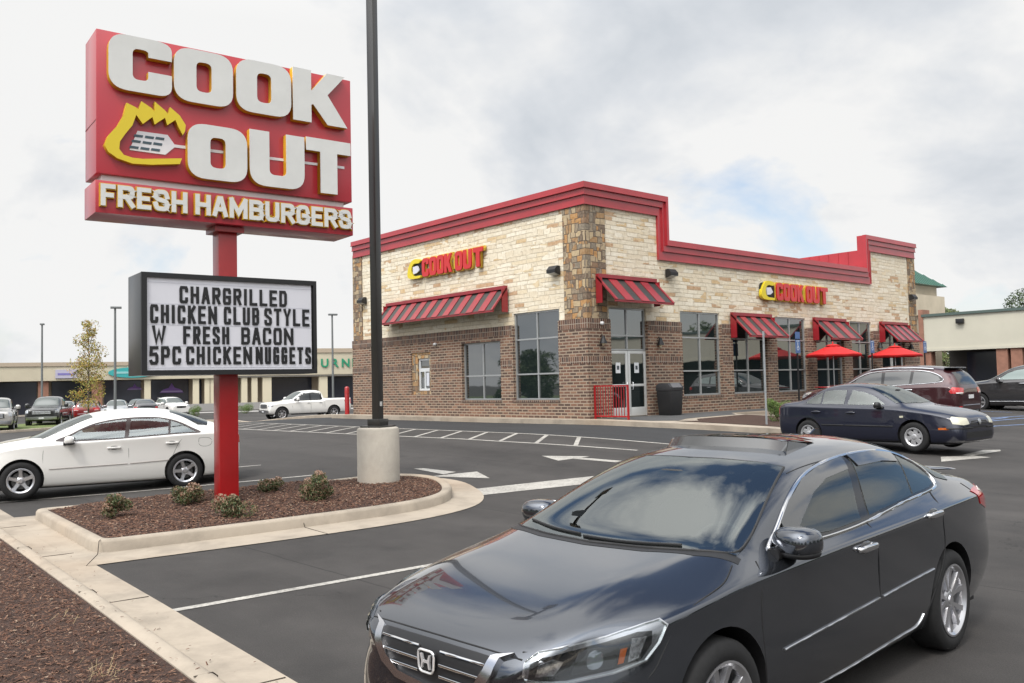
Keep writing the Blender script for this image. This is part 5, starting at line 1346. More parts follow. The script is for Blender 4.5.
# ---- navy compact sedan
JET=[( 2.13,.28,.50,.58,.56,.54,.50,.46,.58,.30,.60,.61),( 2.11,.22,.66,.74,.72,.68,.56,.60,.64,.40,.67,.68),( 2.00,.19,.76,.82,.81,.77,.66,.68,.735,.48,.77,.78),
( 1.75,.17,.80,.85,.85,.83,.74,.73,.81,.50,.845,.855),( 1.40,.17,.82,.868,.865,.855,.80,.74,.87,.52,.905,.915),( 1.10,.17,.82,.868,.865,.858,.83,.745,.905,.55,.94,.95),
( .92,.17,.82,.868,.865,.86,.85,.755,.925,.60,.96,.98),( .72,.17,.82,.868,.865,.86,.87,.765,.935,.645,1.05,1.10),( .42,.17,.82,.868,.865,.86,.88,.77,.945,.63,1.20,1.27),
( .12,.17,.82,.868,.865,.86,.885,.775,.955,.615,1.31,1.385),(-.20,.17,.82,.868,.865,.86,.89,.775,.96,.605,1.355,1.445),(-.60,.17,.82,.868,.865,.86,.90,.775,.965,.60,1.36,1.455),
(-.95,.17,.82,.868,.865,.86,.905,.77,.97,.59,1.33,1.425),(-1.22,.17,.82,.868,.865,.86,.91,.765,.975,.585,1.25,1.345),(-1.46,.17,.81,.86,.86,.855,.915,.755,.985,.58,1.14,1.205),
(-1.66,.18,.80,.85,.85,.845,.92,.75,.99,.58,1.05,1.085),(-1.95,.19,.78,.84,.84,.83,.92,.74,.99,.57,1.025,1.05),(-2.14,.21,.74,.80,.80,.79,.90,.71,.975,.54,1.01,1.035),
(-2.22,.26,.66,.73,.72,.70,.85,.64,.93,.48,.97,.99),(-2.25,.34,.5,.6,.58,.54,.78,.5,.86,.36,.9,.91)]
JET=[(r[0]+.08,)+r[1:] for r in JET]
PN=paint('paint_navy',(.008,.010,.024),.3,.35)
jet=Car(JET,'parked_car','dark navy compact sedan with pale headlights crossing in front of the maroon suv','car',(-9.68,19.30,.02),radians(-3.5),PN,(1.256,-1.256,.86),.308,nx=100,ns=52,arch=.045,archz=.015)
dress(jet,dict(dlo=[(.74,.955),(.55,1.07),(.30,1.20),(.08,1.275),(-.25,1.315),(-.7,1.32),(-.98,1.28),(-1.22,1.18),(-1.42,1.05),(-1.44,.985),(-1.2,.97),(-.3,.96),(.4,.95)],
 glass=[[(.60,.975),(.36,1.14),(.08,1.245),(-.22,1.288),(-.28,.975),(.3,.97)],[(-.36,1.292),(-.72,1.296),(-.93,1.262),(-.92,.985),(-.36,.978)],[(-.97,1.25),(-1.17,1.17),(-1.35,1.04),(-1.34,.99),(-.96,.985)]],
 glassmat=see_through('sedan_glass',(.80,.88,.84),2.3),wsmat=see_through('sedan_windscreen',(.82,.90,.86),2.4),open=True,surround=PN,
 seams=[[(.86,.92),(.88,.6),(.84,.25)],[(-.30,.95),(-.31,.5),(-.30,.22)],[(-1.28,.95),(-1.12,.72),(-.98,.5),(-.90,.25)]],
 handles=[(-.16,.80),(-1.03,.81)],mold=[[(.82,.52),(-.3,.52)],[(-.34,.52),(-.9,.52)]],mold_mat=M['black'],mold_r=.014,
 mirror=(.50,.90,.97,.07,.10,.065),mirror_mat=M['black'],
 head=[(-.98,.58),(-.95,.70),(-.62,.735),(-.57,.70),(-.60,.59),(-.80,.565)],head_mat=mat('aged_headlight',(.50,.48,.37),.15,.1,1),
 tail=[(-.66,.93),(-.64,.74),(-.80,.70),(-.86,.90)],
 ws=sym([(1.0,0),(.95,.50),(.82,.69),(.44,.60),(.16,.53),(.20,0)]),rw=sym([(-1.05,0),(-1.03,.48),(-1.40,.62),(-1.55,.60),(-1.58,0)]),
 side_extra=[('side_marker',M['amber'],'side',[(1.78,.47),(1.98,.475),(1.98,.515),(1.78,.51)],.004),('side_repeater',mat('aged_headlight'),'side',[(.97,.705),(1.05,.71),(1.05,.75),(.97,.745)],.004)],
 extra=[('grille',M['black'],'front',symf([(0,.645),(.32,.64),(.36,.57),(0,.555)]),.004),('bumper_intake',M['black'],'front',symf([(0,.42),(.55,.42),(.56,.30),(0,.29)]),.004),('bumper_strip',M['black'],'front',symf([(0,.53),(.62,.53),(.62,.50),(0,.50)]),.008),
   ('badge',M['satin'],'front',bez([(-.055,.56,.06),(.055,.56,.06),(.055,.67,.06),(-.055,.67,.06)],4),.02)]))
for s_ in (1,-1): jet.line('bumper_strip',M['black'],'diag',[(-1.08,.50),(-.50,.50)],.018,.0,s_)
interior(jet,.93,.985,-.02,sm=mat('grey_seat',(.19,.19,.18),.85,noise=(6,.2)))
under(jet,-2.0,1.9,.68); wheels(jet,.86,.195,.19,'steel',mat('rim_hubcap',(.45,.45,.46),.35,.6),(.2,.5))
# ---- maroon suv
SUV=[( 2.33,.32,.50,.62,.60,.56,.66,.48,.80,.32,.83,.84),( 2.31,.26,.68,.78,.76,.72,.74,.62,.88,.42,.92,.93),( 2.20,.23,.78,.87,.86,.82,.84,.70,.95,.50,.99,1.005),
( 1.95,.21,.84,.92,.91,.89,.91,.75,1.00,.52,1.035,1.05),( 1.55,.20,.87,.945,.935,.92,.96,.78,1.04,.54,1.075,1.09),( 1.22,.20,.88,.945,.94,.93,.985,.80,1.07,.60,1.10,1.12),
( 1.02,.20,.88,.945,.94,.93,1.0,.81,1.085,.66,1.15,1.19),( .75,.20,.88,.945,.94,.93,1.01,.82,1.095,.68,1.28,1.34),( .45,.20,.88,.945,.94,.93,1.02,.83,1.105,.68,1.43,1.51),
( .15,.20,.88,.945,.94,.93,1.03,.83,1.11,.67,1.53,1.615),(-.25,.20,.88,.945,.94,.93,1.04,.83,1.12,.665,1.575,1.66),(-.80,.20,.88,.945,.94,.93,1.05,.83,1.13,.66,1.59,1.675),
(-1.30,.20,.88,.945,.94,.935,1.06,.83,1.15,.65,1.575,1.66),(-1.75,.21,.87,.94,.935,.93,1.07,.82,1.17,.63,1.53,1.615),(-2.05,.23,.85,.925,.92,.915,1.07,.80,1.17,.61,1.47,1.56),
(-2.20,.26,.82,.90,.90,.89,1.05,.78,1.15,.60,1.38,1.47),(-2.32,.30,.78,.87,.87,.86,1.0,.75,1.10,.62,1.22,1.28),(-2.40,.34,.72,.82,.82,.80,.94,.70,1.02,.56,1.08,1.11),(-2.43,.42,.55,.66,.64,.62,.82,.52,.88,.4,.92,.93)]
def suv(name,label,pos,rz,pm,tabv,glassm,tail_detail=True,group=None,rail=True,nx=90,ns=48,sc=(1,1,1)):
    t=tab(tabv,*sc); c=Car(t,name,label,'suv',pos,rz,pm,(1.40*sc[0],-1.39*sc[0],.93),.365,nx=nx,ns=ns,arch=.05,archz=.02,group=group)
    sx,sy,sz=sc
    def q(pl): return [(a*sx,b*sz) for a,b in pl]
    dress(c,dict(dlo=q([(.86,1.10),(.62,1.24),(.38,1.38),(.10,1.48),(-.4,1.53),(-1.1,1.53),(-1.6,1.48),(-1.92,1.36),(-2.02,1.24),(-1.85,1.19),(-1.0,1.14),(0,1.10)]),
     glass=[q([(.72,1.125),(.40,1.34),(.08,1.45),(-.28,1.49),(-.30,1.125)]),q([(-.38,1.495),(-.9,1.505),(-1.12,1.50),(-1.10,1.16),(-.38,1.135)]),q([(-1.20,1.495),(-1.6,1.455),(-1.86,1.355),(-1.94,1.25),(-1.82,1.205),(-1.18,1.165)])],
     glassmat=glassm,chrome=.013 if rail else None,trim_mat=M['satin'],seams=[q([(1.02,1.06),(1.04,.7),(1.0,.3)]),q([(-.33,1.10),(-.34,.6),(-.33,.26)]),q([(-1.62,1.13),(-1.38,.95),(-1.18,.7),(-1.02,.4),(-.96,.28)])],
     handles=[(-.14*sx,.985*sz),(-1.12*sx,1.01*sz)],handle_mat=M['satin'],mirror=(.62*sx,1.02,1.12*sz,.09,.13,.10),
     head=q([(-.98,.80),(-.95,.92),(-.5,.97),(-.42,.93),(-.6,.80)]),
     tail=q([(-.68,1.06),(-.60,.96),(-.64,.90),(-1.05,.90),(-1.08,1.04)]),tail_in=[('reverse_lens',M['whitelens'],q([(-.74,.925),(-1.02,.925),(-1.02,.90),(-.76,.90)]),.01)],
     ws=sym([(1.14,0),(1.08,.55),(.95,.74),(.50,.66),(.22,.58),(.26,0)]) if sx==1 else [(a*sx,b) for a,b in sym([(1.14,0),(1.08,.55),(.95,.74),(.50,.66),(.22,.58),(.26,0)])],
     rwmode='rear',rw=symf([(0,1.47*sz),(.50,1.45*sz),(.60,1.20*sz),(.60,1.14*sz),(0,1.12*sz)]),
     mold=[q([(1.0,.36),(-1.0,.36)])],mold_mat=M['satin'],mold_r=.012,
     extra=[('grille',M['black'],'front',symf([(0,.86*sz),(.42,.85*sz),(.36,.70*sz),(0,.68*sz)]),.006),('number_plate',M['plate'],'rear',symf([(0,.86*sz),(.16,.86*sz),(.16,.76*sz),(0,.76*sz)]),.012),
        ('rear_skid',M['black'],'rear',symf([(0,.50),(.60,.50),(.58,.40),(0,.38)]),.01),('bumper_reflector',M['redlens'],'rear',[(.62,.60),(.76,.60),(.76,.57),(.62,.57)],.008)]))
    if rail:
        for s_ in (1,-1): c.line('roof_rail',M['satin'],'top',[(.1*sx,s_*.60),(-.8*sx,s_*.62),(-1.7*sx,s_*.59)],.018,.025)
    sp=MB(); p=c.ray('top',-1.98*sx,0)[0]; sp.sell((p.x-.06,0,p.z+.005),(.15,.60,.022),3,32,8); sp.build('roof_spoiler',M['gloss_black'] if rail else pm,c.root,smooth=60)
    for (a,b,z) in ((-.55,.55,.62),(-.45,.45,.45)): c.line('rear_bumper_trim',M['satin'],'rear',[(a,z),(b,z)],.012,.006)
    under(c,-2.1*sx,2.0*sx,.74,.24,.5); wheels(c,.93,.235,.235,'six',M['rim_silver'],(.1,.4))
    return c
DG=mat('privacy_glass',(.010,.012,.013),.02,spec=.9,ior=1.6)
suv('parked_suv','maroon suv with roof rails and lit looking red tail light parked beside the red umbrellas',(-12.55,25.45,gz(-12.5,25.4)),radians(181),paint('paint_maroon',(.040,.008,.011),.4,.35),SUV,DG,sc=(1,1,1.05))
suv('parked_suv','charcoal suv at the right edge of the lot facing the maroon suv rear',(-12.75,37.4,gz(-12.8,37.4)-.02),radians(180),paint('paint_charcoal',(.035,.034,.036),.5,.35),SUV,mat('green_glass',(.09,.14,.13),.03,spec=1,ior=1.6),rail=False,sc=(1.04,1.02,1.09))
# ---- pickups
TRK=[( 2.72,.50,.66,.78,.76,.72,.80,.66,.98,.45,1.03,1.04),( 2.70,.42,.84,.93,.92,.88,.90,.78,1.08,.55,1.12,1.13),( 2.55,.38,.90,.98,.97,.95,1.0,.84,1.13,.60,1.17,1.18),( 2.2,.36,.93,1.0,.99,.985,1.06,.87,1.16,.62,1.20,1.21),
( 1.7,.36,.94,1.01,1.0,.99,1.08,.88,1.18,.64,1.225,1.24),( 1.35,.36,.94,1.01,1.0,.99,1.10,.88,1.20,.68,1.25,1.27),( 1.15,.36,.94,1.01,1.0,.99,1.12,.88,1.22,.72,1.32,1.36),( .85,.36,.94,1.01,1.0,.99,1.13,.88,1.23,.73,1.52,1.59),
( .55,.36,.94,1.01,1.0,.99,1.14,.88,1.24,.73,1.70,1.79),( .25,.36,.94,1.01,1.0,.99,1.15,.88,1.25,.73,1.81,1.895),(-.3,.36,.94,1.01,1.0,.99,1.15,.88,1.25,.73,1.86,1.94),(-.85,.36,.94,1.01,1.0,.99,1.15,.88,1.25,.73,1.85,1.93),
(-1.05,.36,.94,1.01,1.0,.99,1.16,.88,1.26,.74,1.78,1.86),(-1.12,.36,.94,1.01,1.0,.99,1.18,.90,1.30,.84,1.40,1.42),(-1.18,.36,.94,1.01,1.0,.995,1.24,.94,1.34,.86,1.35,1.35),(-1.6,.36,.94,1.01,1.0,.995,1.26,.95,1.35,.86,1.355,1.355),(-2.3,.37,.94,1.01,1.0,.995,1.26,.95,1.35,.86,1.355,1.355),
(-2.95,.40,.92,1.0,.99,.985,1.26,.94,1.35,.86,1.355,1.355),(-3.10,.44,.90,.98,.97,.96,1.25,.92,1.34,.84,1.35,1.35),(-3.13,.50,.85,.93,.92,.92,1.20,.88,1.31,.8,1.33,1.33)]
def truck(label,pos,rz,pm,group=None,grm=None,nx=90,ns=44,badge=False,wheel_m=None):
    c=Car(TRK,'pickup_truck',label,'pickup truck',pos,rz,pm,(1.84,-1.84,1.0),.41,nx=nx,ns=ns,arch=.07,archz=.03,group=group,well=.65)
    dress(c,dict(dlo=[(.98,1.25),(.72,1.48),(.42,1.68),(.15,1.755),(-.4,1.775),(-.93,1.76),(-.98,1.5),(-.96,1.27),(0,1.25)],
     glass=[[(.82,1.28),(.42,1.62),(.14,1.715),(-.12,1.73),(-.12,1.28)],[(-.22,1.735),(-.86,1.725),(-.88,1.29),(-.22,1.28)]],glassmat=DG,surround=M['gloss_black'],
     seams=[[(1.1,1.2),(1.12,.8),(1.05,.42)],[(-.17,1.24),(-.18,.6),(-.17,.42)],[(-1.02,1.24),(-1.03,.8),(-1.02,.42)],[(-1.16,1.33),(-1.17,.8),(-1.16,.42)]],seam_r=.008,
     handles=[(-.02,1.10),(-.86,1.10)],mirror=(.80,1.14,1.36,.09,.13,.14),
     head=[(-1.02,.90),(-1.0,1.07),(-.72,1.10),(-.66,1.05),(-.70,.90)],tail=[(-1.05,1.30),(-1.05,.95),(-1.18,.95),(-1.2,1.30)],
     ws=sym([(1.27,0),(1.20,.58),(1.08,.76),(.60,.70),(.36,.66),(.38,0)]),rwmode='rear',
     extra=[('grille',grm or M['black'],'front',symf([(0,1.06),(.56,1.05),(.58,.80),(0,.78)]),.008),('front_bumper',M['satin'],'front',symf([(0,.68),(.86,.66),(.84,.50),(0,.49)]),.05),('number_plate',M['plate'],'front',symf([(0,.62),(.15,.62),(.15,.54),(0,.54)]),.07),
        ('load_bed',M['black'],'top',[(-1.25,-.78),(-3.0,-.78),(-3.0,.78),(-1.25,.78)],.006)]))
    for z in (.85,.92,.99): c.line('grille_bar',M['satin'],'front',[(-.52,z),(.52,z)],.014,.018)
    c.line('running_board',M['black'],'side',[(1.2,.40),(-1.2,.40)],.05,.03,1); c.line('running_board',M['black'],'side',[(1.2,.40),(-1.2,.40)],.05,.03,-1)
    if badge:
        for s_ in (1,-1): c.patch('bed_decal',mat('red_decal',(.35,.03,.03),.4),'side',[(-2.60,1.12),(-2.60,1.18),(-3.0,1.18),(-3.0,1.12)],.004,.2,s_)
    under(c,-2.8,2.4,.72,.40,.7); wheels(c,1.0,.27,.26,'six',wheel_m or M['rim_silver'],(.1,.4))
    return c
truck('white crew cab pickup truck passing between the storefront columns and the red bollard',(-54.57,28.37,gz(-54.6,28.4)),radians(-95),PW,badge=True)
truck('black pickup truck facing the camera left of the young autumn tree',(-63.9,14.9,gz(-64,14.6)),radians(-22),paint('paint_black_truck',(.016,.017,.018),.2,.35),nx=60,ns=36)
gt=truck('silver pickup truck with dark grille cut off by the left edge of the picture',(-57.3,10.6,gz(-57,10.6)),radians(-14),paint('paint_silver_truck',(.38,.37,.35),.5,.35),nx=60,ns=36)
gt.patch('grille_badge',mat('red_decal'),'front',[(-.30,.88),(.30,.88),(.30,.98),(-.30,.98)],.035,.2)
# ---- the far rows: every car its own object
def smallcar(label,kind,pos,rz,pm,tabv,sc=(1,1,1),gl=None):
    if kind=='suv': return suv('parked_suv',label,pos,rz,pm,tabv,gl or DG,rail=False,nx=56,ns=32,sc=sc)
    c=Car(tabv,'parked_car',label,'car',pos,rz,pm,(1.34,-1.34,.88),.32,nx=56,ns=32,arch=.045,archz=.02)
    dress(c,dict(dlo=[(.82,.985),(.38,1.19),(-.2,1.34),(-.95,1.34),(-1.50,1.14),(-1.5,1.03),(-.5,.99)],glass=[[(.66,1.0),(.38,1.165),(-.2,1.315),(-.9,1.315),(-1.38,1.14),(-1.38,1.05),(-.5,1.01)]],
      mirror=(.60,.95,1.0,.085,.11,.075),head=[(-.93,.64),(-.9,.74),(-.6,.79),(-.42,.80),(-.48,.67),(-.8,.61)],tail=[(-.56,.99),(-.56,.84),(-.9,.82),(-.98,.95)],
      ws=sym([(1.20,0),(1.12,.56),(1.0,.72),(.20,.54),(.30,0)]),rw=sym([(-1.20,0),(-1.14,.50),(-1.62,.68),(-1.80,.66),(-1.9,0)]),
      extra=[('grille',M['black'],'front',symf([(0,.68),(.30,.67),(.25,.56),(0,.54)]),.004)]))
    under(c,-2.1,2.0,.72); wheels(c,.88,.21,.21,'five',M['rim_grey']); return c
def gp_(x,y): return (x,y,gz(x,y))
smallcar('small white suv facing the camera in front of the purple umbrella window sign','suv',gp_(-76.9,27.6),radians(0),PW,SUV,(.93,.95,.97),LG)
smallcar('bright red suv partly hidden behind the young autumn tree','suv',gp_(-69.5,18.9),radians(160),paint('paint_red',(.20,.015,.016),.2,.35),SUV,(.95,.97,.96))
smallcar('silver sedan just right of the red suv in the far row','car',gp_(-74.4,22.3),radians(-20),paint('paint_silver',(.40,.41,.42),.5,.35),SON)
smallcar('black sedan with red tail lights in front of the dark storefront window','car',gp_(-70.9,23.3),radians(165),paint('paint_black_car',(.014,.014,.016),.2,.35),SON)
smallcar('dark red sedan between the black sedan and the small white suv','car',gp_(-74.6,24.6),radians(160),paint('paint_dark_red',(.12,.010,.012),.3,.35),SON)
smallcar('grey green sedan between the black pickup and the red suv','car',gp_(-75.0,18.6),radians(-20),paint('paint_grey_green',(.12,.15,.14),.5,.35),SON)
smallcar('white sedan glimpsed between the silver pickup and the black pickup','car',gp_(-70.2,12.2),radians(-20),PW,SON)
smallcar('dark blue sedan behind the silver sedan near the teal oval sign','car',gp_(-77.6,25.0),radians(-20),paint('paint_blue_far',(.02,.035,.07),.3,.35),SON)
# ------------------------------------------------------------------ street furniture
# area light pole on its round concrete pedestal
PX,PY=-13.14,8.26; pz=gz(PX,PY)+KH
lp=thing('light_pole','tall square dark bronze light pole bolted to a round concrete pedestal in the island','light pole',(PX,PY,pz),radians(20))
m=MB(); m.lathe([(0,-.3),(.365,-.3),(.365,.87),(.350,.90),(.315,.915),(0,.915)],48); m.build('pedestal',CONC2,lp,smooth=30)
m=MB(); m.box(-.22,.22,-.22,.22,.915,.945); m.box(-.13,.13,-.13,.13,.945,1.06); m.build('base_cover',DKM,lp,bevel=.008)
m=MB(); m.box(-.072,.072,-.072,.072,1.03,9.3); m.build('pole',DKM,lp,bevel=.012)
m=MB(); m.box(.070,.076,-.03,.03,1.28,1.36); m.build('hand_hole_cover',mat('hole_cover',(.5,.5,.48),.4),lp)
m=MB(); m.box(-.06,.06,-.95,.95,9.2,9.28); m.build('cross_arm',DKM,lp)
for s_ in (1,-1):
    h=MB(); h.box(-.20,.20,s_*1.25-.32,s_*1.25+.32,9.16,9.30); h=h.build('lamp_head',DKM,lp,bevel=.02)
    l=MB(); l.box(-.16,.16,s_*1.25-.24,s_*1.25+.24,9.145,9.158); l.build('lens',mat('lamp_lens'),h)
def far_pole(x,y,z,label,rz,arm=2):
    t=thing('light_pole',label,'light pole',(x,y,gz(x,y)),rz,'slim light poles in front of the shops')
    H=z-gz(x,y); GM=mat('weathered_pole',(.16,.17,.17),.5,.3)
    m=MB(); m.lathe([(0,0),(.28,0),(.28,.6),(0,.6)],16); m.build('pedestal',CONC2,t)
    m=MB(); m.tube([(0,0,.6),(0,0,H)],[.10,.07],8); m.build('pole',GM,t,smooth=60)
    for s_ in (1,):
        h=MB(); h.box(-.30 if arm==2 else -.14,.42 if arm==2 else .16,-.16,.16,H-.02,H+.12); h.build('lamp_head',GM,t,bevel=.02)
    return t
far_pole(-81.7,18.5,7.5,'thin grey light pole farthest left in front of the brick piers',radians(60),1)
far_pole(-65.1,19.4,7.6,'thin grey light pole just right of the autumn tree',radians(75),2)
far_pole(-64.0,36.0,7.6,'thin grey light pole seen just right of the black reader board',radians(75),2)
# bollard
b=thing('bollard','red steel bollard at the far corner of the brick wall','bollard',(-33.55,19.55,.478))
m=MB(); m.lathe([(0,-.2),(.10,-.2),(.10,1.12),(.085,1.17),(.04,1.20),(0,1.205)],20); m.build('post',REDP,b,smooth=40)
m=MB(); m.lathe([(.101,.9),(.104,.9),(.104,1.0),(.101,1.0)],20); m.build('band',mat('red_decal'),b,smooth=40)
# red railing beside the door
r=thing('railing','red picket railing standing out from the brick corner beside the glass door','railing',(-19.13,19.93,.478))
m=MB(); m.box(0,1.40,-.02,.02,1.00,1.04); m.box(0,1.40,-.02,.02,.07,.11); m.build('rail',REDP,r)
m=MB(); m.box(0,.05,-.025,.025,0,1.05); m.build('post',REDP,r); m=MB(); m.box(1.36,1.41,-.025,.025,0,1.05); m.build('post',REDP,r)
for i in range(11): m=MB(); x=.15+i*.108; m.box(x-.009,x+.009,-.009,.009,.11,1.0); m.build('picket',REDP,r)
# rubbish bin
t=thing('rubbish_bin','black plastic rubbish bin with grey hooded lid against the brick wall','bin',(-18.62,22.98,.484))
m=MB(); m.add([(-.26,-.28,0),(.26,-.28,0),(.26,.28,0),(-.26,.28,0),(-.30,-.33,.80),(.30,-.33,.80),(.30,.33,.80),(-.30,.33,.80)],[(0,3,2,1),(4,5,6,7),(0,1,5,4),(1,2,6,5),(2,3,7,6),(3,0,4,7)]); m.build('bin_body',M['black'],t,bevel=.03)
m=MB(); m.extr([(-.31,-.34,.80),(.31,-.34,.80),(.31,-.34,.93),(.18,-.34,1.06),(-.18,-.34,1.06),(-.31,-.34,.98)],(0,.68,0)); l=m.build('lid',mat('bin_lid',(.03,.03,.032),.4),t,bevel=.02)
m=MB(); m.extr([(.315,-.24,.90),(.315,.24,.90),(.20,.24,1.04),(.20,-.24,1.04)],(.012,0,.01)); m.build('flap',mat('bin_flap',(.10,.10,.105),.3),l)
# blue parking signs
SB=mat('sign_blue',(.06,.12,.28),.35); SW=mat('sign_symbol_white',(.62,.66,.72),.4)
def pksign(x,y,ztop,label,two):
    z0=gz(x,y)+SL if x>-17.9 else .478
    t=thing('parking_sign',label,'sign',(x,y,z0),0,'blue accessible parking signs along the wall')
    m=MB(); m.box(-.025,.025,-.025,.025,0,ztop-z0+.02); m.build('post',M['black'],t)
    def plate(z,h,w,nm):
        p=MB(); p.box(.026,.032,-w/2,w/2,z-h,z); p=p.build(nm,SB,t); zc=z-h*.5
        if nm=='sign_plate':
            s=MB(); s.lathe([(.055,.0),(.075,.0),(.075,.003),(.055,.003),(.055,0)],16,'x',(.033,0.0,zc-.07)); s.box(.033,.036,-.02,.015,zc-.05,zc+.09); s.box(.033,.036,-.015,.07,zc-.01,zc+.015); s.sell((.034,-.003,zc+.125),(.003,.028,.028),2,10,6); s.build('wheelchair_symbol',SW,p)
            s=MB(); s.box(.033,.0345,-w*.36,w*.36,z-.055,z-.035); s.build('legend',SW,p)
    zt=ztop-z0
    if two: plate(zt,.26,.32,'legend_plate'); plate(zt-.30,.50,.32,'sign_plate')
    else: plate(zt,.52,.32,'sign_plate')
pksign(-17.95,29.72,3.34,'blue parking sign pair on black post left of the first red umbrella',True)
pksign(-17.95,35.45,3.10,'blue parking sign between the two red umbrellas',False)
pksign(-17.95,40.35,3.14,'blue parking sign right of the second red umbrella',False)
# grey marker pole in the bed
t=thing('sign_post','bare grey metal post rising from the kerb beside the green shrub','post',(-13.72,21.05,gz(-13.7,21.05)+.1))
m=MB(); m.extr([(-.03,-.02,0),(-.012,.012,0),(.012,.012,0),(.03,-.02,0),(.02,-.022,0),(0,.0,0),(-.02,-.022,0)],(0,0,2.62)); m.build('channel_post',mat('galvanised',(.33,.35,.36),.45,.4),t)
m=MB(); m.box(-.012,.012,-.03,-.022,2.3,2.5); m.build('sign_edge',mat('galvanised'),t)
# patio umbrellas with tables
def umbrella(x,y,label,ph):
    z0=.484; t=thing('patio_umbrella',label,'umbrella',(x,y,z0),ph,'open red patio umbrellas in front of the windows')
    R_=1.10; zt=2.93-z0; ze=2.50-z0; CL=mat('red_canvas',(.52,.012,.012),.6)
    m=MB(); n=8; vs=[(0,0,zt)]
    for k in range(n):
        a=2*pi*k/n; vs+= [(R_*.5*cos(a),R_*.5*sin(a),zt-(zt-ze)*.50),(R_*cos(a),R_*sin(a),ze),(R_*cos(a),R_*sin(a),ze-.10)]
        a2=a+pi/n; vs+= [(R_*.49*cos(a2),R_*.49*sin(a2),zt-(zt-ze)*.56),(R_*.93*cos(a2),R_*.93*sin(a2),ze+.01),(R_*.93*cos(a2),R_*.93*sin(a2),ze-.08)]
    fs=[]
    for k in range(n):
        b=1+6*k; nb=1+6*((k+1)%n)
        for (p,q) in ((b,b+3),(b+3,nb)):
            fs+= [(0,p,q),(p,p+1,q+1,q),(p+1,p+2,q+2,q+1)]
    m.add(vs,fs); c=m.build('canopy',CL,t,smooth=20)
    md=c.modifiers.new('s','SOLIDIFY'); md.thickness=.006
    m=MB(); m.lathe([(0,zt+.10),(.03,zt+.06),(.02,zt),(.16,zt-.03),(.30,zt-.08)],12); m.build('vent_cap',CL,t,smooth=50)
    m=MB(); m.tube([(0,0,0),(0,0,zt)],.022,10); m.build('pole',M['satin'],t,smooth=60)
    for k in range(n):
        a=2*pi*k/n; m=MB(); m.tube([(.03*cos(a),.03*sin(a),zt-.05),(R_*.97*cos(a),R_*.97*sin(a),ze-.01)],.008,5); m.build('rib',M['black'],t)
    m=MB(); m.lathe([(0,0),(.28,0),(.28,.04),(.06,.09),(.03,.3),(0,.3)],20); m.build('base',M['black'],t,smooth=40)
    return t
def ptable(x,y,label):
    t=thing('patio_table',label,'table',(x,y,.484),0,'red round patio tables under the umbrellas')
    m=MB(); m.lathe([(.03,.72),(.55,.72),(.56,.74),(.55,.76),(.03,.76)],28); m.build('table_top',REDP,t,smooth=40)
    m=MB(); m.lathe([(.03,.0),(.05,.0),(.05,.72),(.03,.72)],12); m.build('pedestal',M['black'],t,smooth=40)
    for k in range(3):
        a=2*pi*k/3+.4; m=MB(); m.tube([(.05*cos(a),.05*sin(a),.2),(.75*cos(a),.75*sin(a),.2),(.75*cos(a),.75*sin(a),.44)],.02,6); m.lathe([(0,.44),(.18,.44),(.18,.47),(0,.47)],16,'z',(.75*cos(a),.75*sin(a),0)); m.build('stool',REDP,t,smooth=40)
umbrella(-18.0,32.4,'open red patio umbrella nearer the entrance, left of the pair',.2); umbrella(-18.0,37.6,'open red patio umbrella nearer the far end, right of the pair',.5)
ptable(-18.15,32.25,'red round patio table under the left red umbrella'); ptable(-18.15,37.45,'red round patio table under the right red umbrella')
# ------------------------------------------------------------------ plants
def leaf_mat(name,c1,c2,c3):
    s=NB(name); gi=s.n('ShaderNodeNewGeometry'); col=s.ramp(gi.outputs['Random Per Island'],[(0,c1),(.55,c2),(1,c3)]); s.col(col); s.rough(.55)
    s.b.inputs['Subsurface Weight'].default_value=0; return s.m
def leaves(name, centres, n, L, m_, parent, seed, flat=.0):
    rng=np.random.default_rng(seed); vs=[];fs=[]
    for i in range(n):
        (cx,cy,cz,r)=centres[rng.integers(len(centres))]
        d=rng.normal(size=3); d/=np.linalg.norm(d)+1e-9; q=r*rng.uniform(.35,1)**.5
        p=np.array([cx,cy,cz])+d*q*np.array([1,1,.8])
        a=rng.normal(size=3); a/=np.linalg.norm(a); b=np.cross(a,rng.normal(size=3)); b/=np.linalg.norm(b)+1e-9; l=L*rng.uniform(.6,1.3); w=l*.42
        k=len(vs); nn=np.cross(a,b)*l*.12
        vs+= [tuple(p-a*l*.5),tuple(p+b*w*.5+nn),tuple(p+a*l*.5),tuple(p-b*w*.5+nn)]; fs.append((k,k+1,k+2,k+3))
    me=bpy.data.meshes.new(name); me.from_pydata(vs,[],fs); return meshobj(name,me,parent,m_)
def clumpy(cx,cy,cz,rx,ry,rz_,n,r,seed):
    rng=random.Random(seed); out=[]
    for i in range(n):
        while True:
            a,b,c_=rng.uniform(-1,1),rng.uniform(-1,1),rng.uniform(-1,1)
            if a*a+b*b+c_*c_<1: break
        out.append((cx+a*rx,cy+b*ry,cz+c_*rz_,r*rng.uniform(.6,1.25)))
    return out
SHR=leaf_mat('shrub_leaf',(.035,.065,.02),(.09,.10,.035),(.26,.14,.09)); SHG=leaf_mat('green_shrub_leaf',(.05,.10,.015),(.10,.17,.03),(.16,.22,.05))
TIP=leaf_mat('shrub_tips',(.32,.22,.15),(.40,.27,.20),(.28,.12,.07))
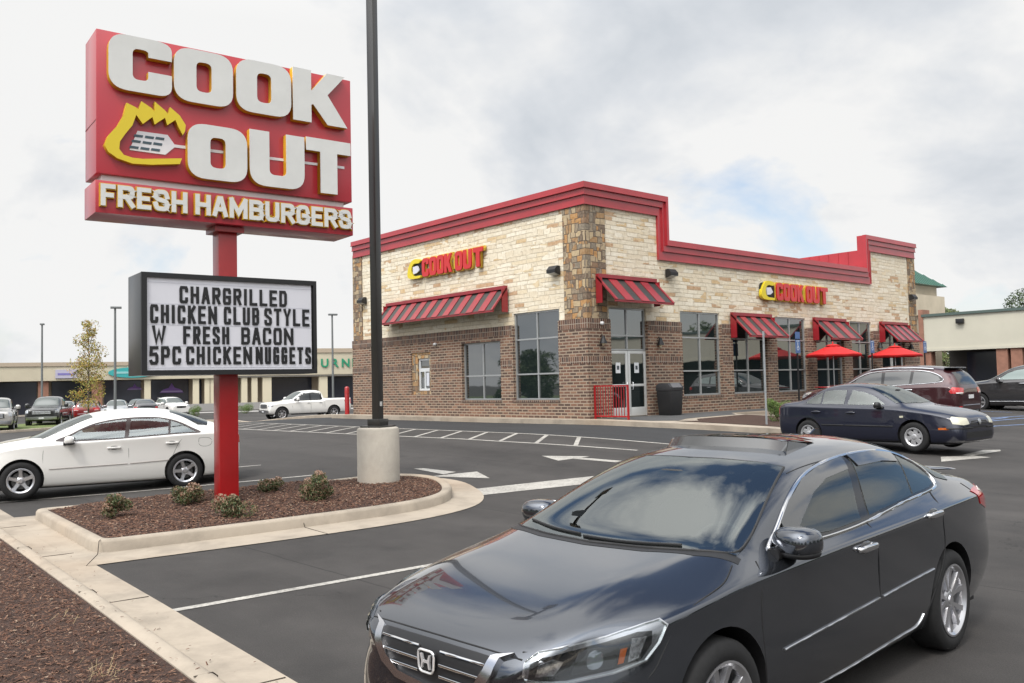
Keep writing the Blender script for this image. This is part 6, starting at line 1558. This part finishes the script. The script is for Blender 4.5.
def shrub(x,y,zf,r,h,label,seed,tips=.35,mt=None,group='low shrubs planted in the bark island'):
    t=thing('shrub',label,'shrub',(x,y,zf),0,group)
    cl=clumpy(0,0,h*.5,r*.7,r*.7,h*.38,9,r*.42,seed)
    rng=random.Random(seed)
    m=MB()
    for c in cl:
        m.tube([(rng.gauss(0,.02),rng.gauss(0,.02),-.02),(c[0]*.5,c[1]*.5,c[2]*.5),(c[0],c[1],c[2])],[.008,.006,.003],4)
    m.build('stems',mat('twig',(.10,.06,.04),.8),t)
    leaves('foliage',cl,int(2000*r/.3),.045,mt or SHR,t,seed)
    if tips:
        for c in cl[:5]: leaves('young_tips',[(c[0]*1.05,c[1]*1.05,c[2]+c[3]*.5,c[3]*.6)],int(84*r/.3*tips/.35),.035,TIP,t,seed+50)
zi=lambda x,y: mound(x,y)+KH-.03
for x,y,r,h,lb,sd in ((-12.95,3.82,.24,.40,'upright reddish shrub at the left end of the bark island',3),(-13.30,4.95,.28,.25,'wide low shrub just left of the red sign post',5),(-11.55,4.98,.30,.28,'pale tipped shrub in front of the red sign post foot',7),(-13.35,6.35,.22,.24,'small round shrub right of and behind the red sign post',9),(-11.95,6.45,.33,.40,'largest green shrub left of the concrete pedestal',11)):
    shrub(x,y,zi(x,y),r,h,lb,sd,.3 if r>.38 else .6)
shrub(-14.2,22.35,gz(-14.2,22.35)+.16,.50,.75,'bright green shrub beside the bare grey post',21,0,SHG,'green shrubs by the shops')
shrub(-74.3,33.2,-.4,.9,1.0,'round dark shrub in the gravel left of the white pickup',23,0,SHG,'green shrubs by the shops')
shrub(-71.8,27.6,-.4,.8,.9,'round dark shrub in the gravel behind the white sedan boot',25,0,SHG,'green shrubs by the shops')
# trees
BARK=mat('bark',(.11,.085,.065),.9,bump=(14,.8,.03))
def tree(x,y,H,R_,label,seed,lm,L=.12,n=3500,trunk=.12,crown0=.28,group=None,nlimb=9,clump=.5,z=None,pointy=False,cat='tree'):
    rng=random.Random(seed); z0=gz(x,y) if z is None else z
    t=thing('tree',label,'tree',(x,y,z0-.03),0,group); m=MB()
    m.tube([(0,0,0),(rng.gauss(0,.03),rng.gauss(0,.03),H*.3),(rng.gauss(0,.06),rng.gauss(0,.06),H*.62),(0,0,H*.9)],[trunk*1.25,trunk,trunk*.6,trunk*.12],8)
    cl=[]
    for i in range(nlimb):
        h=crown0+(1-crown0)*(i+.5)/nlimb*.95; a=i*2.4+rng.uniform(-.4,.4)
        rr=R_*( (1-(h-crown0)/(1.02-crown0))**(.75 if pointy else .35) if pointy else math.sin(pi*min(1,(h-crown0)/(1.05-crown0)*.82+.18))**.6 )*rng.uniform(.75,1.1)
        b=(0,0,H*(h-.12)); e=(cos(a)*rr,sin(a)*rr,H*h+rng.uniform(-.02,.05)*H); mid=(e[0]*.5,e[1]*.5,(b[2]+e[2])/2+.02*H)
        m.tube([b,mid,e],[trunk*.42,trunk*.25,trunk*.08],6)
        for k in range(3):
            q=rng.uniform(.4,1.05); cl.append((e[0]*q+rng.gauss(0,.1*R_),e[1]*q+rng.gauss(0,.1*R_),b[2]+(e[2]-b[2])*q+rng.gauss(0,.05*H),clump*R_*rng.uniform(.5,1)))
            m.tube([mid,cl[-1][:3]],[trunk*.12,trunk*.03],4)
    cl.append((0,0,H*.95,clump*R_*.5))
    m.build('trunk',BARK,t,smooth=60); leaves('crown',cl,n,L,lm,t,seed+1)
    return t
AUT=leaf_mat('autumn_leaf',(.20,.24,.05),(.38,.30,.06),(.36,.17,.05)); DGL=leaf_mat('dark_leaf',(.025,.045,.015),(.05,.08,.025),(.08,.11,.035))
tree(-59.4,16.1,6.8,1.6,'slim young tree with yellow and orange autumn leaves near the black pickup',31,AUT,.14,4200,.05,.24,nlimb=20,clump=.32,pointy=True)
TRG='trees beyond the right hand shops'
tree(-33.8,104.5,10.3,4.5,'round green tree top above the beige shop roof at the right edge',33,DGL,.32,11000,.3,.3,TRG,13,.42)
tree(-43.5,103,9.6,3.6,'low light green tree top beside the green roofed tower',35,leaf_mat('light_leaf',(.07,.10,.03),(.12,.15,.05),(.16,.18,.06)),.3,8000,.3,.3,TRG,12,.42)
# a belt of trees across the road: it stands opposite the restaurant and shows in its windows
base=None
k=0
for (x,y,h) in [(26,8,9),(30,20,11),(28,33,8),(34,44,12),(27,56,9),(32,68,10),(36,82,12),(28,95,10),(-6,-34,9),(-18,-38,12),(-30,-33,10),(-43,-37,13),(-56,-35,10),(-70,-39,12),(-84,-36,10),(8,-36,11),(20,-28,10),(28,-12,11)]:
    if k<4: t=tree(x,y,h*.74,h*.55,'',50+k,DGL,.6,5200,.25,.06,'tree belt across the road',11,.42); base=(base or [])+[t]
    else: t=dup(base[k%4],(x,y,gz(x,y)),k*1.3)
    t['label']='leafy green tree across the road, %s from the %s end of the %s row'%(['first','second','third','fourth','fifth','sixth','seventh','eighth','ninth','tenth'][k if k<8 else k-8],'near' ,'east' if k<8 else 'south'); t['group']='tree belt across the road'
    k+=1
# ------------------------------------------------------------------ shops on the left
FO=Vector((-96.5,18.2,gz(-96,18))); fa=radians(15.9)
mall=thing('shopping_strip','long low beige shopping strip with dark glass, pale columns and green and teal lettering','shops',tuple(FO)); mall.rotation_euler=(0,0,pi/2-fa)
# local: x along the front, -y towards the lot
def zf_(z): return z-FO.z
STU=mat('beige_stucco',(.50,.45,.34),.85,noise=(.4,.08)); STU2=mat('tan_band',(.40,.33,.25),.85); DGG=mat('storefront_glass',(.050,.055,.078),.10,spec=.6); BRP=mat('brick_pier_far',(.26,.13,.09),.9,noise=(3,.15)); COLM=mat('pale_column',(.60,.54,.40),.8)
m=MB(); m.box(-60,20.8,-1.4,.0,zf_(2.95),zf_(4.36)); m.box(20.8,74,-1.41,0,zf_(3.15),zf_(5.55)); m.build('fascia',STU,mall)
m=MB(); m.box(-60,20.78,-1.5,.05,zf_(4.36),zf_(4.74)); m.box(20.8,74,-1.52,.05,zf_(5.55),zf_(6.02)); m.build('cornice_band',STU2,mall)
m=MB(); m.box(-60,74,-1.25,26,zf_(4.5)-.6,zf_(4.30)); m.build('roof',mat('roof_grey',(.3,.3,.3),.9),mall)
m=MB(); m.box(-60,74,2.2,2.4,0,zf_(3.4)); m.build('front_wall',STU2,mall)
m=MB(); m.box(-60,74,-1.2,2.19,-.02,.10); m.build('walkway',CONC2,mall)
m=MB(); m.box(-60,74,-1.3,2.19,zf_(2.98),zf_(3.14)+.2); m.build('canopy_ceiling',mat('canopy_grey',(.3,.28,.25),.9),mall)
gx=[(-59,-33),(-32,-17),(-16,3.0),(4.3,7.9),(9.1,12.6),(13.6,17.3),(18.1,18.6),(19.6,22.2),(25.5,30.4),(31.6,38),(39,47),(48,58),(59,73)]
for a,b in gx:
    m=MB(); m.box(a,b,2.06,2.14,.1,zf_(2.9)); w=m.build('shop_window',DGG,mall)
for a,b in ((3.3,4.2),(8.0,8.95),(-17,-16),(-33,-32)):
    m=MB(); m.box(a,b,-1.1,-.3,0.05,zf_(2.95)); m.build('brick_pier',BRP,mall)
for a in (13.1,17.75,18.9,19.35,22.6,23.65,24.95,31.0,38.5,47.5,58.5):
    m=MB(); w=.30 if a not in(24.95,31.0) else .46; m.box(a-w,a+w,-1.15,-.55,.1,zf_(3.15)); m.box(a-w-.06,a+w+.06,-1.2,-.5,.1,.55); m.build('column',COLM,mall)
m=MB(); m.box(16.8,24.5,-2.2,-1.9,0,.75); m.build('planter_wall',mat('grey_block',(.30,.29,.28),.9),mall)
TEAL=mat('teal_sign',(.04,.33,.33),.4); GRN=mat('green_letters',(.02,.24,.13),.4)
ov=thing('shop_sign','teal oval shop sign beside the black reader board','sign',(0,0,0)); ov.parent=None
def onfront(x,y,z): 
    u=Vector((cos(pi/2-fa),sin(pi/2-fa),0)); v=Vector((-sin(pi/2-fa),cos(pi/2-fa),0)); return FO+u*x+v*y+Vector((0,0,zf_(z)))
ov.location=onfront(11.7,-1.42,3.65); ov.rotation_euler=(0,0,pi/2-fa)
FM=Matrix(((1,0,0,0),(0,0,-1,0),(0,1,0,0),(0,0,0,1)))
place_mesh(curve_mesh([[(2.25*cos(2*pi*k/32),.52*sin(2*pi*k/32)) for k in range(32)]],.14),FM@Matrix.Translation((0,0,.07)),'panel',TEAL,ov)
place_mesh(curve_mesh([[(-1.5,-.10),(1.5,-.10),(1.5,.10),(-1.5,.10)]],.02),FM@Matrix.Translation((0,0,.16)),'pale_stripe',mat('pale_teal',(.25,.5,.5),.4),ov)
sg=thing('shop_sign','small pale lilac shop sign left of the autumn tree','sign',tuple(onfront(5.75,-1.42,3.6))); sg.rotation_euler=(0,0,pi/2-fa)
m=MB(); m.box(-.95,.95,-.12,0,-.42,.42); m.build('panel',mat('lilac_sign',(.42,.40,.50),.4),sg)
m=MB(); m.box(-.75,.75,-.135,-.121,-.12,.08); m.build('lettering',mat('lilac_text',(.18,.16,.40),.4),sg)
fs_=thing('shop_sign','green FURNITURE letters on the tall beige fascia right of the reader board','sign',tuple(onfront(32.55,-1.43,4.43))); fs_.rotation_euler=(0,0,pi/2-fa)
LT=Matrix(((1,0,0,0),(0,0,-1,0),(0,1,0,0),(0,0,0,1)))
for i,ch in enumerate('FURNITURE'):
    me=text_mesh(ch,1.28,.10,.030); xs=[v.co.x for v in me.vertices]; w=max(xs)-min(xs); x0=min(xs)
    cx=(-2.55,-1.45,-.28,.88,1.72,2.6,3.7,4.9,6.1)[i]
    for v in me.vertices: v.co.x+=cx-x0-w/2; v.co.y-=.46
    place_mesh(me,LT@Matrix.Translation((0,0,.05)),'letter',GRN,fs_)
def purple(x,z,s,label):
    t=thing('window_sign',label,'sign',tuple(onfront(x,2.03,z))); t.rotation_euler=(0,0,pi/2-fa)
    place_mesh(curve_mesh([[(-1.4*s,-.25*s),(1.4*s,-.25*s),(1.0*s,.15*s),(.35*s,.35*s),(0,.95*s),(-.35*s,.35*s),(-1.0*s,.15*s)]],.05),FM@Matrix.Translation((0,0,.03)),'emblem',mat('purple_sign',(.22,.10,.42),.4),t)
    m=MB(); m.box(-1.25*s,1.25*s,-.07,-.056,-.18*s,-.02*s); m.build('pale_band',mat('pale_lilac',(.45,.35,.62),.4),t)
purple(12.0,2.05,.55,'small purple hat shaped window sign under the teal oval'); purple(15.6,1.75,.85,'larger purple hat shaped window sign above the small white suv')
# ------------------------------------------------------------------ shops on the right
RO=Vector((-27.7,63,gz(-27,63)))
rs=thing('shopping_strip','beige shopping block with brick piers and dark openings behind the maroon suv','shops',tuple(RO))
def zr_(z): return z-RO.z
STG=mat('grey_beige_stucco',(.48,.46,.38),.85,noise=(.5,.06))
m=MB(); m.box(-.3,60,-.02,1.2,zr_(3.32),zr_(5.72)); m.box(-.3,60,-.08,1.2,zr_(3.27),zr_(3.45)); m.build('fascia',STG,rs)
m=MB(); m.box(-.4,60,-.14,1.3,zr_(5.72),zr_(5.90)); m.build('coping',mat('coping_green_grey',(.07,.10,.09),.5),rs)
m=MB(); m.box(-.3,60,1.2,30,zr_(5.0),zr_(5.3)); m.build('roof',mat('roof_grey'),rs)
m=MB(); m.box(-.3,60,4.0,4.3,0,zr_(5)); m.build('front_wall',mat('dark_interior_wall',(.06,.055,.05),.9),rs)
m=MB(); m.box(-.3,60,1.2,4.0,zr_(3.6),zr_(3.7)); m.build('canopy_ceiling',mat('canopy_grey'),rs)
for a,b in ((1.0,4.0),(6,12),(13.5,22),(24,34)):
    m=MB(); m.box(a,b,3.85,3.95,.1,zr_(3.2)); m.build('shop_window',DGG,rs)
for a in (-.25,4.75,5.65,12.7,22.9,34.8):
    m=MB(); m.box(a-.35,a+.35,.05,.75,0,zr_(3.3)); m.build('brick_pier',BRP,rs)
m=MB(); m.box(-.62,-.30,-.10,1.0,0,zr_(6.25)); m.build('end_pier',BRP,rs)
m=MB(); m.box(2.0,2.5,-.30,-.03,zr_(5.10),zr_(5.42)); o=m.build('flood_light',M['black'],rs,bevel=.03)
tw=thing('corner_tower','beige corner tower with green metal hip roof beyond the restaurant','tower',(-32.1,67,gz(-30,67)))
m=MB(); m.box(-2.3,2.3,-1.6,3,0,7.9); m.box(-2.6,2.6,-1.9,3.2,6.35,7.95); m.box(-2.15,2.15,-1.5,2.9,7.95,8.75); m.build('tower_wall',mat('tower_stucco',(.46,.40,.30),.85,noise=(.8,.1)),tw)
GR=mat('green_metal_roof',(.012,.085,.055),.4,.1,.3)
m=MB(); m.add([(-2.75,-2.1,8.72),(2.75,-2.1,8.72),(2.75,3.5,8.72),(-2.75,3.5,8.72),(0,.7,10.9)],[(0,1,4),(1,2,4),(2,3,4),(3,0,4),(3,2,1,0)]); rf=m.build('roof',GR,tw)
m=MB()
for i in range(-5,6):
    x=i*.5; q=1-abs(x)/2.75; m.tube([(x,-2.1,8.74),(x*.0+x*(1-q) if False else x,-2.1+2.8*q,8.74+2.18*q)],.03,4)
    y=.7+i*.5; q=1-abs(y-.7)/2.8; m.tube([(2.75,y,8.74),(2.75-2.75*q,y,8.74+2.18*q)],.03,4)
m.tube([(2.75,-2.1,8.74),(0,.7,10.92)],.05,5); m.tube([(-2.75,-2.1,8.74),(0,.7,10.92)],.05,5)
m.build('roof_seam',GR,rf)
# ------------------------------------------------------------------ sky and sun
w=bpy.data.worlds.new('World'); scene.world=w; w.use_nodes=True; nt=w.node_tree
for n in list(nt.nodes): nt.nodes.remove(n)
def nn(t,**k):
    x=nt.nodes.new(t)
    for a,b in k.items(): setattr(x,a,b)
    return x
SUN_EL=radians(55); SUN_AZ=radians(158)      # compass-like: direction the light comes from, measured in the xy plane
sd=Vector((cos(SUN_EL)*sin(SUN_AZ),cos(SUN_EL)*cos(SUN_AZ),sin(SUN_EL)))
sky=nn('ShaderNodeTexSky',sky_type='NISHITA',sun_disc=False,sun_elevation=SUN_EL,sun_rotation=SUN_AZ); sky.air_density=1.0; sky.dust_density=1.5
bg1=nn('ShaderNodeBackground'); bg1.inputs[1].default_value=.14; nt.links.new(sky.outputs[0],bg1.inputs[0])
tc=nn('ShaderNodeTexCoord'); sx=nn('ShaderNodeSeparateXYZ'); nt.links.new(tc.outputs['Generated'],sx.inputs[0])
def mth(op,a,b=0,clamp=False):
    x=nn('ShaderNodeMath',operation=op,use_clamp=clamp)
    for i,v in enumerate((a,b)):
        if isinstance(v,(int,float)): x.inputs[i].default_value=v
        else: nt.links.new(v,x.inputs[i])
    return x.outputs[0]
zz=mth('ADD',mth('MAXIMUM',sx.outputs[2],0.0),.50)
cb=nn('ShaderNodeCombineXYZ'); nt.links.new(mth('DIVIDE',sx.outputs[0],zz),cb.inputs[0]); nt.links.new(mth('DIVIDE',sx.outputs[1],zz),cb.inputs[1])
def noise(vec,scale,detail,rough,dist=0,off=(0,0,0)):
    mp=nn('ShaderNodeMapping'); mp.inputs['Location'].default_value=off; nt.links.new(vec,mp.inputs[0])
    x=nn('ShaderNodeTexNoise'); x.inputs['Scale'].default_value=scale; x.inputs['Detail'].default_value=detail; x.inputs['Roughness'].default_value=rough; x.inputs['Distortion'].default_value=dist
    nt.links.new(mp.outputs[0],x.inputs['Vector']); return x.outputs[0]
def ramp(f,st):
    x=nn('ShaderNodeValToRGB'); cr_=x.color_ramp
    while len(cr_.elements)<len(st): cr_.elements.new(.5)
    for e,(p,c_) in zip(cr_.elements,st): e.position=p; e.color=(*c_,1)
    nt.links.new(f,x.inputs[0]); return x.outputs[0]
n1=noise(cb.outputs[0],1.5,7,.55,.3,(2.2,4.4,5.3)); n2=noise(cb.outputs[0],1.15,6,.55,.4,(8.0,4.3,7.6)); n3=noise(cb.outputs[0],4.5,5,.6,.2,(7,1,2))
n1=mth('SUBTRACT',n1,mth('MULTIPLY',mth('SUBTRACT',mth('MAXIMUM',sx.outputs[2],.30),.30),.02)); cov0=ramp(n1,[(.37,(0,0,0)),(.46,(1,1,1))]); hz=ramp(sx.outputs[2],[(.0,(1,1,1)),(.22,(0,0,0))])
sc_=nn('ShaderNodeMix',data_type='RGBA',blend_type='LIGHTEN'); sc_.inputs[0].default_value=1; nt.links.new(cov0,sc_.inputs[6]); nt.links.new(hz,sc_.inputs[7]); cover=sc_.outputs[2]
shade=mth('ADD',mth('MULTIPLY',n2,.8),mth('MULTIPLY',n3,.2))
ccol=ramp(shade,[(.34,(.60,.65,.71)),(.42,(.79,.82,.86)),(.48,(.985,.985,.98)),(.70,(1.0,1.0,.99))])
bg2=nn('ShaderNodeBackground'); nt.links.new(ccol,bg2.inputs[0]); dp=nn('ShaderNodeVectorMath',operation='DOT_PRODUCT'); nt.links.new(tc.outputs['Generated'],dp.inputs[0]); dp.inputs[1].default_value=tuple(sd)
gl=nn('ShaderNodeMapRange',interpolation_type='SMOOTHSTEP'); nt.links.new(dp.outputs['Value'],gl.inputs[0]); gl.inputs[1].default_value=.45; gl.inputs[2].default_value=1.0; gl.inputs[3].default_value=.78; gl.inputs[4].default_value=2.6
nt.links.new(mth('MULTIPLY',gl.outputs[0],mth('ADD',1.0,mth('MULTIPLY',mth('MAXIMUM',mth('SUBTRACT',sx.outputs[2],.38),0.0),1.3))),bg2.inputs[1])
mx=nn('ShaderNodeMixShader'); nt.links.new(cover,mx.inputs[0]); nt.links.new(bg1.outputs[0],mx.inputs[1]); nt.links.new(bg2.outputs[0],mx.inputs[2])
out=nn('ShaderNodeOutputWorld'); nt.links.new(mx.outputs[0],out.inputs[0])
sl_=bpy.data.lights.new('sun','SUN'); sl_.energy=1.5; sl_.angle=radians(10); sl_.color=(1,.95,.88)
so=bpy.data.objects.new('sun',sl_); COL.objects.link(so); so.rotation_euler=sd.to_track_quat('Z','Y').to_euler()
scene.view_settings.view_transform='Standard'; scene.view_settings.look='None'; scene.view_settings.exposure=.24; scene.view_settings.gamma=1; scene.view_settings.use_curve_mapping=False
